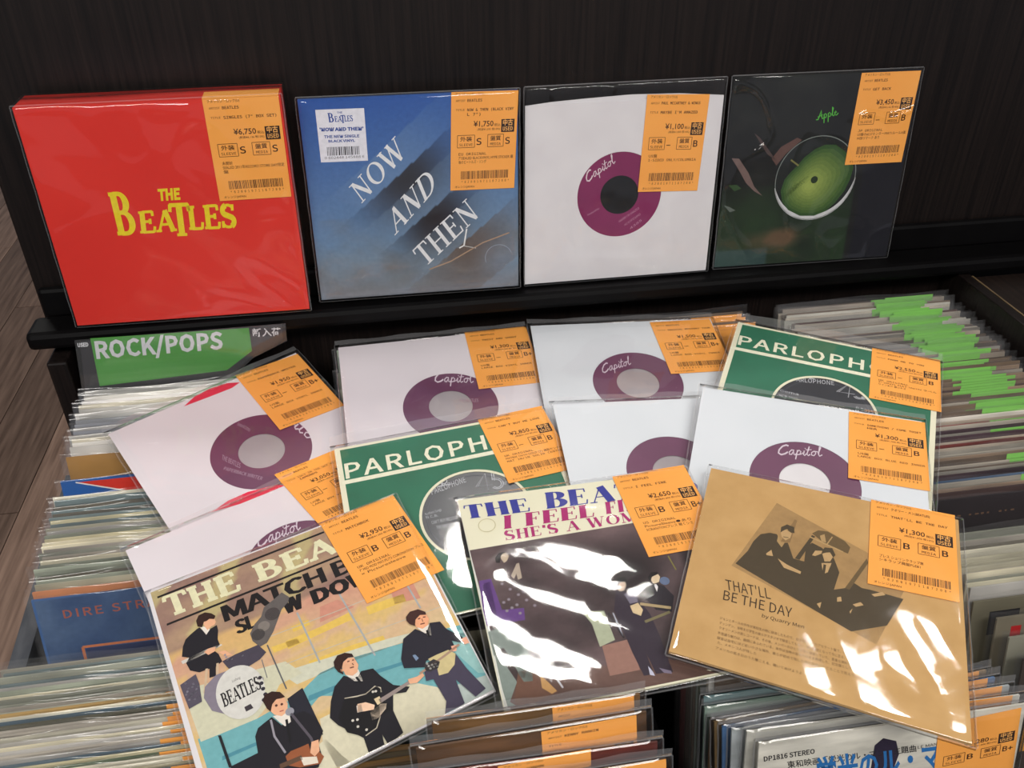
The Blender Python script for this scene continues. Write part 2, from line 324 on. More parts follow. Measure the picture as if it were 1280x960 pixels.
class Print:
    """collects inked polygons on a sheet; up() starts a new, slightly higher coat of ink"""
    def __init__(s, z0=1e-4, dz=2.5e-5): s.V = []; s.F = []; s.C = []; s.z = z0; s.dz = dz; s.clip = None
    def up(s): s.z += s.dz
    def poly(s, pts, c):
        if s.clip:
            n = len(s.clip)
            for i in range(n):
                a, b = s.clip[i], s.clip[(i+1) % n]; side = lambda p: (b[0]-a[0])*(p[1]-a[1])-(b[1]-a[1])*(p[0]-a[0])   # inside of TL TR BR BL is negative
                out = []
                for j in range(len(pts)):
                    p, q = pts[j], pts[(j+1) % len(pts)]; sp, sq = side(p), side(q)
                    if sp <= 0: out.append(p)
                    if (sp < 0 < sq) or (sq < 0 < sp): t = sp/(sp-sq); out.append((p[0]+(q[0]-p[0])*t, p[1]+(q[1]-p[1])*t))
                pts = out
                if len(pts) < 3: return
        b = len(s.V); s.V += [(p[0], p[1], s.z) for p in pts]; 
        a = sum(pts[i][0]*pts[(i+1) % len(pts)][1]-pts[(i+1) % len(pts)][0]*pts[i][1] for i in range(len(pts)))
        idx = list(range(b, b+len(pts)))
        if a < 0: idx.reverse()
        s.F.append(tuple(idx)); s.C.append(lin(c))
    def polys(s, L, c):
        for p in L: s.poly(p, c)
    def line(s, pts, wd, c): s.polys(ribbon(pts, wd), c)
    def disc(s, c0, r, c, n=40, ry=None):
        s.poly([(c0[0]+r*math.cos(2*math.pi*i/n), c0[1]+(ry or r)*math.sin(2*math.pi*i/n)) for i in range(n)], c)
    def ring(s, c0, r0, r1, c, n=48, a0=0, a1=360):
        A = [math.radians(a0+(a1-a0)*i/n) for i in range(n+1)]
        for i in range(n):
            s.poly([(c0[0]+r0*math.cos(A[i]), c0[1]+r0*math.sin(A[i])), (c0[0]+r1*math.cos(A[i]), c0[1]+r1*math.sin(A[i])),
                    (c0[0]+r1*math.cos(A[i+1]), c0[1]+r1*math.sin(A[i+1])), (c0[0]+r0*math.cos(A[i+1]), c0[1]+r0*math.sin(A[i+1]))], c)
    def aff(s, o, ax, ay):
        return lambda p: (o[0]+ax[0]*p[0]+ay[0]*p[1], o[1]+ax[1]*p[0]+ay[1]*p[1])
    def text(s, t, o, e, top, c, bold=0.0, spacing=1.0):
        """baseline from o to e, top is the point above o at cap height"""
        V, F = text_geo(t, bold, spacing)
        f = s.aff(o, (e[0]-o[0], e[1]-o[1]), (top[0]-o[0], top[1]-o[1]))
        b = len(s.V); s.V += [(*f(p), s.z) for p in V]
        for q in F:
            s.F.append(tuple(i+b for i in q)); s.C.append(lin(c))
    def serif(s, t, o, e, top, c, **kw):
        P, wd = serif_polys(t, **kw)
        f = s.aff(o, ((e[0]-o[0])/wd, (e[1]-o[1])/wd), (top[0]-o[0], top[1]-o[1]))
        for p in P: s.poly([f(q) for q in p], c)
    def script(s, S, wd, o, e, top, c):
        f = s.aff(o, ((e[0]-o[0])/wd, (e[1]-o[1])/wd), (top[0]-o[0], top[1]-o[1]))
        for p in cached_union(('script', id(S)), [p for pl, w_ in S for p in ribbon(pl, w_)]): s.poly([f(q) for q in p], c)
    def grid(s, corners, n, m, fn):
        """smooth colour field over a quad TL,TR,BR,BL; fn(u,v)->rgb, v down"""
        TL, TR, BR, BL = corners; b = len(s.V)
        for j in range(m+1):
            for i in range(n+1):
                u, v = i/n, j/m
                x = (TL[0]*(1-u)+TR[0]*u)*(1-v)+(BL[0]*(1-u)+BR[0]*u)*v
                y = (TL[1]*(1-u)+TR[1]*u)*(1-v)+(BL[1]*(1-u)+BR[1]*u)*v
                s.V.append((x, y, s.z))
        cc = [[lin(fn(i/n, j/m)) for i in range(n+1)] for j in range(m+1)]
        for j in range(m):
            for i in range(n):
                a = b+j*(n+1)+i
                s.F.append((a+n+1, a+n+2, a+1, a)); s.C.append((cc[j+1][i], cc[j+1][i+1], cc[j][i+1], cc[j][i]))
    def build(s, name, parent, label=None):
        o = mk(name, s.V, s.F, MAT['print'], parent, cols=s.C)
        if label: o['label'] = label
        return o

# smooth value noise for colour fields and crumpled film
def vnoise(x, y, seed=0):
    def h(i, j): 
        n = math.sin(i*127.1+j*311.7+seed*74.7)*43758.5453; return n-math.floor(n)
    i, j = math.floor(x), math.floor(y); fx, fy = x-i, y-j
    fx = fx*fx*(3-2*fx); fy = fy*fy*(3-2*fy)
    return (h(i, j)*(1-fx)+h(i+1, j)*fx)*(1-fy)+(h(i, j+1)*(1-fx)+h(i+1, j+1)*fx)*fy
def fbm(x, y, seed=0, o=3): return sum(vnoise(x*2**k, y*2**k, seed+k)*.5**k for k in range(o))/sum(.5**k for k in range(o))
def mixc(a, b, t): t = max(0, min(1, t)); return tuple(a[i]*(1-t)+b[i]*t for i in range(3))

# ------------------------------------------------------------------ a flat record package standing or lying somewhere
def ray(px, py):
    return AX[0]*((px-640)/FPX)+AX[1]*((py-480)/FPX)+AX[2]

class Sheet:
    def __init__(s, name, label, cat, C, u, v, group=None):
        s.C = Vector(C)+Vector((0, 0, H0)); s.u = u.normalized(); s.n = s.u.cross(v).normalized(); s.v = s.n.cross(s.u)
        s.root = bpy.data.objects.new(name, None); COL.objects.link(s.root); s.root.empty_display_size = .05
        m = Matrix((s.u, s.v, s.n)).transposed().to_4x4(); m.translation = s.C; s.root.matrix_world = m
        tag(s.root, label, cat, group)
    def P(s, px, py):              # point of the sheet's plane seen at this place of the photograph, in sheet metres
        r = ray(px, py); t = (s.C-EYE).dot(s.n)/r.dot(s.n)
        d = EYE+r*t-s.C; return (d.dot(s.u), d.dot(s.v))
    def Q(s, ox, oy, k):            # the same for coordinates read in an enlarged crop
        return lambda x, y: s.P(ox+x*k, oy+y*k)

LYING = []
def lying(q, size, *a, **kw):
    x, y, z, th, sx, sy = q
    n = Vector((-sx, -sy, 1)).normalized(); u = Vector((math.cos(th), math.sin(th), 0)); u = (u-n*u.dot(n)).normalized(); v = n.cross(u)
    s = Sheet(*a, Vector((x, y, z)), u, v, **kw); LYING.append((s, q, size)); return s
def standing(C, yaw, lean, *a, **kw):
    u = Vector((math.cos(yaw), math.sin(yaw), 0)); d = Vector((-math.sin(yaw), math.cos(yaw), 0)); v = Vector((0, 0, 1))*math.cos(lean)+d*math.sin(lean)
    return Sheet(*a, C, u, v, **kw)

def rect(w_, h_=None, cx=0, cy=0):
    h_ = h_ or w_
    return [(cx-w_/2, cy+h_/2), (cx+w_/2, cy+h_/2), (cx+w_/2, cy-h_/2), (cx-w_/2, cy-h_/2)]   # TL TR BR BL

def slab(name, pts, z0, z1, mat, parent):
    n = len(pts); a = sum(pts[i][0]*pts[(i+1) % n][1]-pts[(i+1) % n][0]*pts[i][1] for i in range(n))
    if a < 0: pts = pts[::-1]
    V = [(p[0], p[1], z0) for p in pts]+[(p[0], p[1], z1) for p in pts]
    F = [tuple(range(n-1, -1, -1)), tuple(range(n, 2*n))]+[(i, (i+1) % n, n+(i+1) % n, n+i) for i in range(n)]
    return mk(name, V, F, mat, parent)

def holed_slab(name, pts, c, r, z0, z1, mat, parent, n=64):
    """square sleeve with a round window"""
    V = []; F = []
    cx, cy = c
    def edge(a):
        d = (math.cos(a), math.sin(a)); best = 9
        for i in range(4):
            p, q = pts[i], pts[(i+1) % 4]; ex, ey = q[0]-p[0], q[1]-p[1]
            den = d[0]*ey-d[1]*ex
            if abs(den) < 1e-9: continue
            t = ((p[0]-cx)*ey-(p[1]-cy)*ex)/den; s_ = ((p[0]-cx)*d[1]-(p[1]-cy)*d[0])/den
            if t > 0 and -1e-6 <= s_ <= 1+1e-6: best = min(best, t)
        return (cx+d[0]*best, cy+d[1]*best)
    A = sorted([2*math.pi*i/n for i in range(n)]+[math.atan2(p[1]-cy, p[0]-cx) % (2*math.pi) for p in pts])
    m = len(A)
    for a in A:
        e = edge(a); i_ = (cx+r*math.cos(a), cy+r*math.sin(a))
        V += [(*i_, z1), (*e, z1), (*i_, z0), (*e, z0)]
    for i in range(m):
        j = (i+1) % m
        F += [(4*i, 4*i+1, 4*j+1, 4*j), (4*i+2, 4*j+2, 4*j+3, 4*i+3), (4*i, 4*j, 4*j+2, 4*i+2), (4*i+1, 4*i+3, 4*j+3, 4*j+1)]
    return mk(name, V, F, mat, parent)

def annulus(name, c, r0, r1, z, mat, parent, n=56, t=.0002):
    V = []; F = []
    for i in range(n):
        a = 2*math.pi*i/n; x, y = math.cos(a), math.sin(a)
        V += [(c[0]+r0*x, c[1]+r0*y, z), (c[0]+r1*x, c[1]+r1*y, z), (c[0]+r0*x, c[1]+r0*y, z-t), (c[0]+r1*x, c[1]+r1*y, z-t)]
    for i in range(n):
        j = (i+1) % n
        F += [(4*i, 4*i+1, 4*j+1, 4*j), (4*i, 4*j, 4*j+2, 4*i+2)]
    return mk(name, V, F, mat, parent)

def streaks(s, a, b, n=5, f=(30, 75), seed=0):
    """creases that run along the line between two places of the photograph"""
    p, q = s.P(*a), s.P(*b); dx, dy = q[0]-p[0], q[1]-p[1]; l = math.hypot(dx, dy); r = random.Random(seed)
    out = []
    for i in range(n):
        t = r.uniform(-.35, .35); nx, ny = -dy/l, dx/l
        out.append((nx*math.cos(t)-ny*math.sin(t), nx*math.sin(t)+ny*math.cos(t), r.uniform(*f), r.uniform(0, 6.3)))
    return out
def film(sheet, pts, seed, amp=.0006, zt=.0021, zb=-.0018, n=34, flap=0.012, name='plastic_bag', waves=None, crease=0):
    """clear outer bag: a gently crumpled top face, side folds, a flat back and the sealed lip above the top edge"""
    TL, TR, BR, BL = pts; V = []; F = []; rnd = random.Random(seed)
    W = waves or [(rnd.uniform(-1, 1), rnd.uniform(-1, 1), rnd.uniform(14, 60), rnd.uniform(0, 6.3)) for _ in range(5)]
    def P(u, v): return ((TL[0]*(1-u)+TR[0]*u)*(1-v)+(BL[0]*(1-u)+BR[0]*u)*v, (TL[1]*(1-u)+TR[1]*u)*(1-v)+(BL[1]*(1-u)+BR[1]*u)*v)
    for j in range(n+1):
        for i in range(n+1):
            u, v = i/n, j/n; x, y = P(u, v)
            h = sum(math.sin((a*x+b*y)*f*2.2+ph) for a, b, f, ph in W)/len(W) + .8*(fbm(x*26+seed, y*26, seed, 2)-.5)
            e = min(u, 1-u, v, 1-v)*n
            k = 0 if e < .5 else (.6 if e < 1.5 else 1)
            z = zt*(.35 if e < .5 else 1)+h*amp*k
            if crease: z += crease*k*max(0, 1-abs(2*fbm(x*17+y*6+seed, y*13-x*5, seed+9, 2)-1)*9)**1.5*max(0, fbm(x*20, y*20, seed+4, 2)*2.2-.7)
            V.append((x, y, max(z, .0009)))
    for j in range(n):
        for i in range(n):
            a = j*(n+1)+i; F.append((a+n+1, a+n+2, a+1, a))
    b = len(V); V += [(*P(0, 0), zb), (*P(1, 0), zb), (*P(1, 1), zb), (*P(0, 1), zb)]
    F.append((b, b+1, b+2, b+3))
    top = [i for i in range(n+1)]; bot = [n*(n+1)+i for i in range(n+1)]; lf = [j*(n+1) for j in range(n+1)]; rt = [j*(n+1)+n for j in range(n+1)]
    F.append(tuple(top+[b+1, b])); F.append(tuple(bot[::-1]+[b+3, b+2])); F.append(tuple(lf[::-1]+[b, b+3])); F.append(tuple(rt+[b+2, b+1]))
    nf = len(F)
    for q0, q1 in ((TL, TR), (TR, BR), (BR, BL), (BL, TL)):          # sealed seams
        dx, dy = q1[0]-q0[0], q1[1]-q0[1]; l = math.hypot(dx, dy); nx, ny = -dy/l*.0008, dx/l*.0008; c = len(V); m = 14
        for i in range(m+1):
            u = i/m; wv = .00025*math.sin(i*2.3+seed); x, y = q0[0]+dx*u, q0[1]+dy*u
            V += [(x-nx*.2+wv, y-ny*.2, zt*.38), (x+nx+wv, y+ny, zt*.25)]
        for i in range(m): F.append((c+2*i, c+2*i+2, c+2*i+3, c+2*i+1))
    ne = len(F)
    if flap:
        dx = ((TL[0]-BL[0]), (TL[1]-BL[1])); l = math.hypot(*dx); dx = (dx[0]/l*flap, dx[1]/l*flap)
        c = len(V); m = 12
        for i in range(m+1):
            u = i/m; x, y = P(u, 0); V += [(x, y, .0004), (x+dx[0], y+dx[1], .0004+.0015*math.sin(i*1.7+seed)*.6)]
        for i in range(m): F.append((c+2*i, c+2*i+2, c+2*i+3, c+2*i+1))
    o = mk(name, V, F, MAT['film'], sheet.root, smooth=True)
    o.data.materials.append(MAT['film_edge']); o.data.materials.append(MAT['film_flap'])
    mi = [0]*nf+[1]*(ne-nf)+[2]*(len(F)-ne); o.data.polygons.foreach_set('material_index', mi)
    return o

INK = (62, 36, 18)
def price_tag(sheet, TL, TR, BL, d, z=.0005, local=False, short=False, mat='tag', flapped=False):
    """orange price slip; corners are places in the photograph (or sheet metres when local)"""
    f = (lambda p: p) if local else (lambda p: sheet.P(*p))
    a, b, c = f(TL), f(TR), f(BL)
    ax = (b[0]-a[0], b[1]-a[1]); ay = (c[0]-a[0], c[1]-a[1])
    U = lambda u, v: (a[0]+ax[0]*u+ay[0]*v, a[1]+ax[1]*u+ay[1]*v)
    o = slab('price_tag', [U(0, 0), U(1, 0), U(1, 1), U(0, 1)], z, z+.00025, MAT[mat], sheet.root)
    pr = Print(z+.00035)
    def T(s, u, v, w_, h_, c_=INK, bold=0.0):
        if s: pr.text(s, U(u, v), U(u+w_, v), U(u, v-h_), c_, bold, 'mono')
    if d.get('head', 1): T(d.get('head', 'アメリカン・ロック(U)'), .06, .035, .42, .022)
    T('ARTIST', .07, .095, .14, .018); T(d.get('artist', 'BEATLES'), .24, .098, .027*len(d.get('artist', 'BEATLES'))+.03, .026, bold=.01)
    T('TITLE', .07, .185, .13, .018)
    t = d['title']; T(t[:22], .24, .19, min(.70, .036*len(t[:22])+.02), .026, bold=.01)
    if len(t) > 22: T(t[22:], .24, .235, .036*len(t[22:])+.02, .026, bold=.01)
    T(d['price'], .34, .345, .30, .052, bold=.012); T('税込', .655, .345, .09, .022); T('(税抜¥'+d.get('net', '1,000')+' 税10%)', .40, .385, .34, .018)
    bx = [U(.76, .28), U(.96, .28), U(.96, .41), U(.76, .41)]
    pr.poly(bx, (50, 32, 24)); pr.up()
    T('中古', .785, .338, .15, .045, (246, 180, 100), .02); T('USED', .785, .395, .15, .04, (246, 180, 100), .01)
    def frame(u0, v0, u1, v1):
        for q in (((u0, v0), (u1, v0)), ((u1, v0), (u1, v1)), ((u1, v1), (u0, v1)), ((u0, v1), (u0, v0))):
            pr.line([U(*q[0]), U(*q[1])], .0004, INK)
    frame(.10, .43, .36, .555); T('外装', .14, .488, .18, .036, bold=.01); T('SLEEVE', .13, .54, .2, .026)
    T(d['g1'], .39, .53, .045*len(d['g1'])+(.03 if d['g1'] != '-' else .02), .065 if d['g1'] != '-' else .05, bold=.01)
    frame(.56, .43, .80, .555); T('盤質', .60, .488, .16, .036, bold=.01); T('MEDIA', .60, .54, .16, .026)
    T(d['g2'], .83, .53, .06*len(d['g2'])+.01, .065, bold=.01)
    for i, n_ in enumerate(d.get('note', [])):
        T(n_, .12, .635+.042*i, min(.84, .036*len(n_)+.03), .026)
    rn = random.Random(len(t)*7+3); x = .16
    while x < .90:
        w_ = rn.choice((.004, .007, .011)); pr.poly([U(x, .80), U(x+w_, .80), U(x+w_, .885), U(x, .885)], (70, 44, 26)); x += w_+rn.choice((.006, .008, .012))
    T('* 8 2 0 0 1 9 7 1 1 8 7 2 0 8 *', .17, .925, .74, .024)
    T('オレンジ/JAPAN', .07, .975, .30, .020)
    if short: pass
    pr.build('tag_print', o)
    return o
# ------------------------------------------------------------------ floor: planks running away from the eye
fl = box('floor', -9, 9, -3, 9, -H0-.05, -H0-.004, MAT['black']); tag(fl, kind='structure')
pv, pf = box_vf(-.075+.0012, .075-.0012, 0, 1.5-.003, -.004, .002)
pm = mk('plank', pv, pf, MAT['plank'], link_it=False)
for i in range(12):
    x = -2.15+.15*i
    off = {0: 0, 1: .45, 2: .93}[i % 3]
    for k in range(4):
        y = -.77+off+1.5*k-(1.5 if off > .8 else 0)+1.5*.0
        if y+1.5 < .6: continue
        link('plank', pm, fl, (x, y, -H0+H0))
ce = box('ceiling', -9, 9, -3, 9, 2.68-H0, 2.74-H0, MAT['ceiling']); tag(ce, kind='structure')
# rack body and panels -----------------------------------------------------------
rack = bpy.data.objects.new('record_rack', None); COL.objects.link(rack); rack.location = (0.14, .5, 0)
tag(rack, 'dark wood record browser rack with a tall back panel and a display ledge', 'rack')
def rb(name, x0, x1, y0, y1, z0, z1, mat, b=.0015, label=None):
    o = box(name, x0, x1, y0, y1, z0, z1, MAT[mat], None, b); o.parent = rack; o.matrix_parent_inverse = Matrix.Translation(-rack.location)
    if label: o['label'] = label
    return o
rb('back_panel', -.322, 1.75, .785, .815, -H0, -.085, 'woodpanel', .002)
rb('back_strip', -.318, 1.75, .776, .7845, -.408, -.377, 'black', .004, 'black rail along the foot of the panel')
rb('display_ledge', -.326, 1.75, .7385, .7755, -.4205, -.4032, 'black', .005, 'black ledge the display records stand on')
rb('ledge_support', -.316, .600, .755, .784, -.4285, -.4195, 'black', .002)
rb('rear_board', -.310, .600, .770, .784, -1.0, -.4290, 'woodpanel', .001)
rb('side_post', -.312, -.294, .730, .7695, -1.0, -.4290, 'woodpanel', .002)
rb('side_board', .592, .604, .02, .7695, -.75, -.4215, 'woodpanel', .001)
rb('rack_top', .6045, 1.75, .02, .737, -.440, -.4225, 'woodtop', .001, 'dark wood top beside the rightmost bin')
rb('edge_light_strip', .6025, .6043, .02, .737, -.4235, -.4210, 'lit_edge', 0, 'pale strip painted as light on the edge')  # added strip, the gleam of the bevel is put into its colour
for x in (-.0825, .1525, .3815):
    rb('bin_divider', x-.004, x+.004, .275 if x < .3 else .460, .7690, -.755, -.535, 'black', .001)
rb('base_cabinet', -.30, 1.75, .02, .7690, -H0, -.76, 'woodpanel', .002)
# low sloping side wall on the left
V = []; F = []
for x in (-.322, -.308):
    V += [(x, .714, H0-.545), (x, .05, H0-.625), (x, .05, H0-1.0), (x, .714, H0-1.0)]
F = [(0, 1, 2, 3), (7, 6, 5, 4), (0, 4, 5, 1), (1, 5, 6, 2), (2, 6, 7, 3), (3, 7, 4, 0)]
o = mk('side_panel', V, F, MAT['greyedge'], None); o.parent = rack; o.matrix_parent_inverse = Matrix.Translation(-rack.location)
o['label'] = 'grey sloping side panel'

# ------------------------------------------------------------------ the pile and the display records
PURP_TXT = (176, 150, 168)
def outer(pts, m): # enlarge a TL TR BR BL quad by m metres
    cx = sum(p[0] for p in pts)/4; cy = sum(p[1] for p in pts)/4; out = []
    for p in pts:
        out.append((p[0]+m*(1 if p[0] > cx else -1), p[1]+m*(1 if p[1] > cy else -1)))
    return out

def die_cut_single(s, pts, label_px, r, hole_r, script, seed, small=(), labelmat='purple', paper='paper', backing='shaded_paper', crescent=None, bagpts=None, flap=.012, texts_c=PURP_TXT, tg=None, amp=.0006, scr=CAPSCRIPT, scrw=4.8, waves=None):
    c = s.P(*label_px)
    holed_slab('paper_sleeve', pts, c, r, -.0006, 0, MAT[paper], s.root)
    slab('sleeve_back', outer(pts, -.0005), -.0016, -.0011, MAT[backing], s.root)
    lb = annulus('record_label', c, hole_r, r+.004, -.0004, MAT[labelmat], s.root)
    slab('record_disc', [(c[0]+min(.087, .084)*math.cos(math.radians(a)), c[1]+.084*math.sin(math.radians(a))) for a in range(0, 360, 8)], -.0011, -.00105, MAT['vinyl'], s.root) if backing == 'vinyl' else None
    pr = Print(-.00035)
    if script: 
        o_, e_, t_ = [s.P(*p) for p in script]; pr.script(scr, scrw, o_, e_, t_, (214, 200, 212))
    for t, o_, e_, t_ in small: pr.text(t, s.P(*o_), s.P(*e_), s.P(*t_), texts_c)
    pr.build('label_print', lb)
    if crescent:
        pc = Print(.00012); pc.poly([s.P(*p) for p in crescent], (222, 50, 78)); pc.build('red_crescent', s.root, 'red thumb notch edge')
    if tg: price_tag(s, *tg)
    film(s, bagpts or outer(pts, .003), seed, flap=flap*.5, amp=amp, waves=waves)

def note(*a): return list(a)
TT = dict
FITS = {
'kraft': (0.2771,0.3853,-0.4511,-0.4855,-0.0087,0.1042), 'feel': (0.1334,0.4223,-0.4571,0.0290,0.0429,0.1054),
'match': (-0.0694,0.4139,-0.4759,0.3270,0.0211,0.1496), 'green': (0.0424,0.5142,-0.4649,0.1007,0.0215,0.1606),
'capB': (0.0429,0.6444,-0.4529,0.0465,-0.0146,0.1700), 'capA': (-0.1250,0.6186,-0.4677,0.5344,-0.0439,0.1958),
'capG': (-0.0923,0.4773,-0.4803,0.4500,-0.0294,0.1075), 'capH': (0.2186,0.6376,-0.4493,-0.0654,-0.0037,0.1693),
'blankI': (0.2189,0.5184,-0.4591,-0.0392,-0.0384,0.1543), 'parlJ': (0.3621,0.5675,-0.4402,-0.5312,0.0494,0.1536),
'capK': (0.3092,0.4840,-0.4494,-0.4321,0.0577,0.1613)}
PILE = 'seven inch singles in clear bags strewn over the bins'

# A: far left single with the red crescent, purple label partly under its own tag
s = lying(FITS['capA'], .18, 'vinyl_single', 'white single with red crescent, purple label and orange tag, just below the green sign', 'record', group=PILE)
die_cut_single(s, rect(.18), (327, 563), .0425, .0195, ((330, 505), (396, 557), (338, 494)), 11, paper='paper_pink',
  small=[('PAPERBACK WRITER', (279, 587), (327, 600), (281, 583)), ('THE BEATLES', (277, 574), (300, 585), (278, 568)), ('(Lennon-McCartney)', (296, 531), (312, 539), (298, 527))],
  crescent=[(230, 508), (243, 496), (262, 486), (284, 479), (300, 478), (290, 485), (262, 496)],
  tg=((294, 470), (372, 443), (350, 538), TT(title='PAPERBACK WRITER', price='¥1,950', g1='-', g2='B+', note=['US盤', 'LARGE BOX VINYL INNER'])))
# G: single under it, mostly covered
s = lying(FITS['capG'], .18, 'vinyl_single', 'white single mostly hidden by the colourful band sleeve, top of purple label showing', 'record', group=PILE)
cg = s.P(372, 723)
die_cut_single(s, rect(.18), (379, 704), .0425, .0195, ((322, 684), (376, 661), (320, 669)), 12, paper='paper_pink',
  crescent=[(265, 640), (285, 626), (310, 615), (345, 606), (356, 607), (330, 618), (300, 630)],
  tg=((343, 594), (421, 562), (402, 660), TT(title='LUCY IN THE SKY WITH DIAMONDS', price='¥3,050', g1='-', g2='B', note=['US盤', 'LARGE BOX VINYL INNER'])))
# B: rear middle
s = lying(FITS['capB'], .18, 'vinyl_single', 'white single with purple label directly behind the middle green sleeve, near the ledge', 'record', group=PILE)
die_cut_single(s, rect(.18), (563.6, 507), .0425, .0195, ((543, 477), (592, 478), (543, 466)), 13, paper='paper_pink',
  small=[('THE BEATLES', (574, 502), (598, 502), (574, 498))],
  tg=((580.5, 416), (657, 408.5), (598.6, 487), TT(title='TWIST AND SHOUT', price='¥1,300', g1='-', g2='B+', note=['US盤', 'LARGE BOX VINYL INNER'])))
# H: rear right of it
s = lying(FITS['capH'], .18, 'vinyl_single', 'white single with purple label at the back, left neighbour of the right green sleeve', 'record', group=PILE)
die_cut_single(s, rect(.18), (797.7, 478), .0415, .0195, ((753, 466), (789, 455), (751, 456)), 14, paper='paper_blue', amp=.0010, waves=streaks(s, (690, 450), (870, 436), 5, (18, 45), 8),
  tg=((812, 403.5), (886.6, 399.5), (838.7, 468), TT(title='MAGICAL MYSTERY TOUR', price='¥1,500', g1='-', g2='B+', note=['US盤', 'LARGE BOX VINYL INNER'])))
# I: almost blank one
s = lying(FITS['blankI'], .18, 'vinyl_single', 'white single between the two green sleeves, sliver of purple label, no tag showing', 'record', group=PILE)
die_cut_single(s, rect(.18), (846, 591), .041, .0195, None, 15, paper='paper_blue')
# J: green sleeve right
def green_single(s, pts, lab, r, PX, seed, tg, dim=False):
    c = s.P(*lab)
    slab('sleeve_back', outer(pts, -.0004), -.0016, -.0011, MAT['cream'], s.root)
    holed_slab('paper_sleeve', pts, c, r, -.0007, 0, MAT['cream'], s.root)
    a = .0045; inner = [(p[0]+a*(1 if p[0] < 0 else -1)*1.0, p[1]-(a*.6 if p[1] > 0 else -a*.3)) for p in pts]
    holed_slab('green_panel', inner, c, r+.0022, .00005, .00012, MAT['green'], s.root)
    lb = annulus('record_label', c, .0038, r+.004, -.0005, MAT['blacklabel'], s.root)
    pr = Print(.00018); cr = (232, 230, 206)
    P = s.P
    pr.text('PARLOPHONE', P(*PX['t0']), P(*PX['t1']), P(*PX['tt']), cr, .006, 1.05)
    pr.line([P(*PX['l0']), P(*PX['l1'])], .0042, cr)
    pr.build('title_lettering', s.root)
    pl = Print(-.00035); g = (190, 192, 198)
    for t, o_, e_, t_ in PX['lab']: pl.text(t, P(*o_), P(*e_), P(*t_), g, .0)
    pl.ring(c, r-.0040, r-.0036, (90, 94, 104))
    # outline figures 4 and 5 and the small pound-like mark
    f = pl.aff(P(*PX['n'][0]), tuple(b_-a_ for a_, b_ in zip(P(*PX['n'][0]), P(*PX['n'][1]))), tuple(b_-a_ for a_, b_ in zip(P(*PX['n'][0]), P(*PX['n'][2]))))
    for off in (0, .075):
        for pts_ in ([(.42, 0), (.42, 1), (.0+off, .28), (.62, .28)], [(.98-off, 1-off), (.66+off, 1-off), (.64+off, .55)] + arc(.78, .33, .24-off, .31-off, 120, -140, 12)):
            pl.line([f(q) for q in pts_], .0008, g)
    k0 = PX['mark']; k = P(*k0); pl.ring(k, .0026, .0033, g, 20); pl.line([(k[0]-.0018, k[1]-.004), (k[0]+.0004, k[1]+.0045), (k[0]+.0022, k[1]+.002)], .0010, g); pl.line([(k[0]-.0052, k[1]-.0045), (k[0]+.0052, k[1]-.0045)], .0010, g)
    pl.build('label_print', lb)
    price_tag(s, *tg)
    film(s, outer(pts, .003), seed)
s = lying(FITS['parlJ'], .182, 'vinyl_single', 'dark green sleeve with pale lettering at the right, beside the green-tagged bin', 'record', group=PILE)
green_single(s, rect(.180), (1030, 514), .0425, dict(t0=(922, 430.5), t1=(1160, 479), tt=(924.7, 419.5), l0=(914, 434.5), l1=(1092, 471),
   lab=[('PARLOPHONE', (991, 476), (1043, 481), (991, 471)), ('Gema', (975, 489), (998, 494), (975, 486)), ('NCB 1963', (974, 495), (997, 500), (974, 492)), ('R 5015', (1070, 512), (1092, 517), (1070, 508)), ('RPM', (1077, 499), (1088, 501), (1077, 495))],
   n=((1045, 494), (1082, 500), (1048, 476)), mark=(1012, 468)), 16,
   ((1090, 435.5), (1175, 451), (1086, 498), TT(title='FROM ME TO YOU', price='¥2,550', g1='-', g2='B', note=['UK ORIGINAL', '7" VINYL MAT.1N/1N ラベル', 'サインあり 盤小キズ'])))
# K: white on top of it
s = lying(FITS['capK'], .18, 'vinyl_single', 'white single with purple label lying between the right green sleeve and the brown sleeve', 'record', group=PILE)
die_cut_single(s, rect(.18), (1006, 602), .0425, .0195, ((972, 567.5), (1028, 570), (972.5, 556)), 17, paper='paper_blue', backing='paper', amp=.0003,
  tg=((1061, 515), (1156, 529), (1060, 598), TT(title='SOMETHING / COME TOGETHER', price='¥1,300', g1='-', g2='B', note=['US盤', 'LARGE BOX BLUE RED INNER'])))
# D: green sleeve centre
s = lying(FITS['green'], .18, 'vinyl_single', 'dark green sleeve with pale lettering in the middle, partly under two picture sleeves', 'record', group=PILE)
green_single(s, rect(.180), (596, 641), .0425, dict(t0=(432.5, 598.5), t1=(691, 544), tt=(430, 580.5), l0=(427.5, 604), l1=(622, 564.5),
   lab=[('PARLOPHONE', (540, 618), (583, 602), (538, 611)), ('Northern Songs', (532, 644), (552, 638), (531, 641)), ('N.C.B.', (533, 648), (548, 645), (532, 645)), ('CAN\'T BUY ME LOVE', (540, 655), (572, 648), (539, 651)), ('THE BEATLES', (546, 661), (567, 657), (545, 657)), ('RPM', (629, 606), (638, 604), (628, 602))],
   n=((596, 614), (630, 610), (592, 593)), mark=(554, 601)), 18,
   ((597, 525), (677, 508), (636, 605), TT(title="CAN'T BUY ME LOVE", price='¥2,850', g1='-', g2='B', note=['UK ORIGINAL', 'MATRIX 1N/1N GOLD CD 通販センター', 'MAT 1N/1N SOLID CENTRE'])))

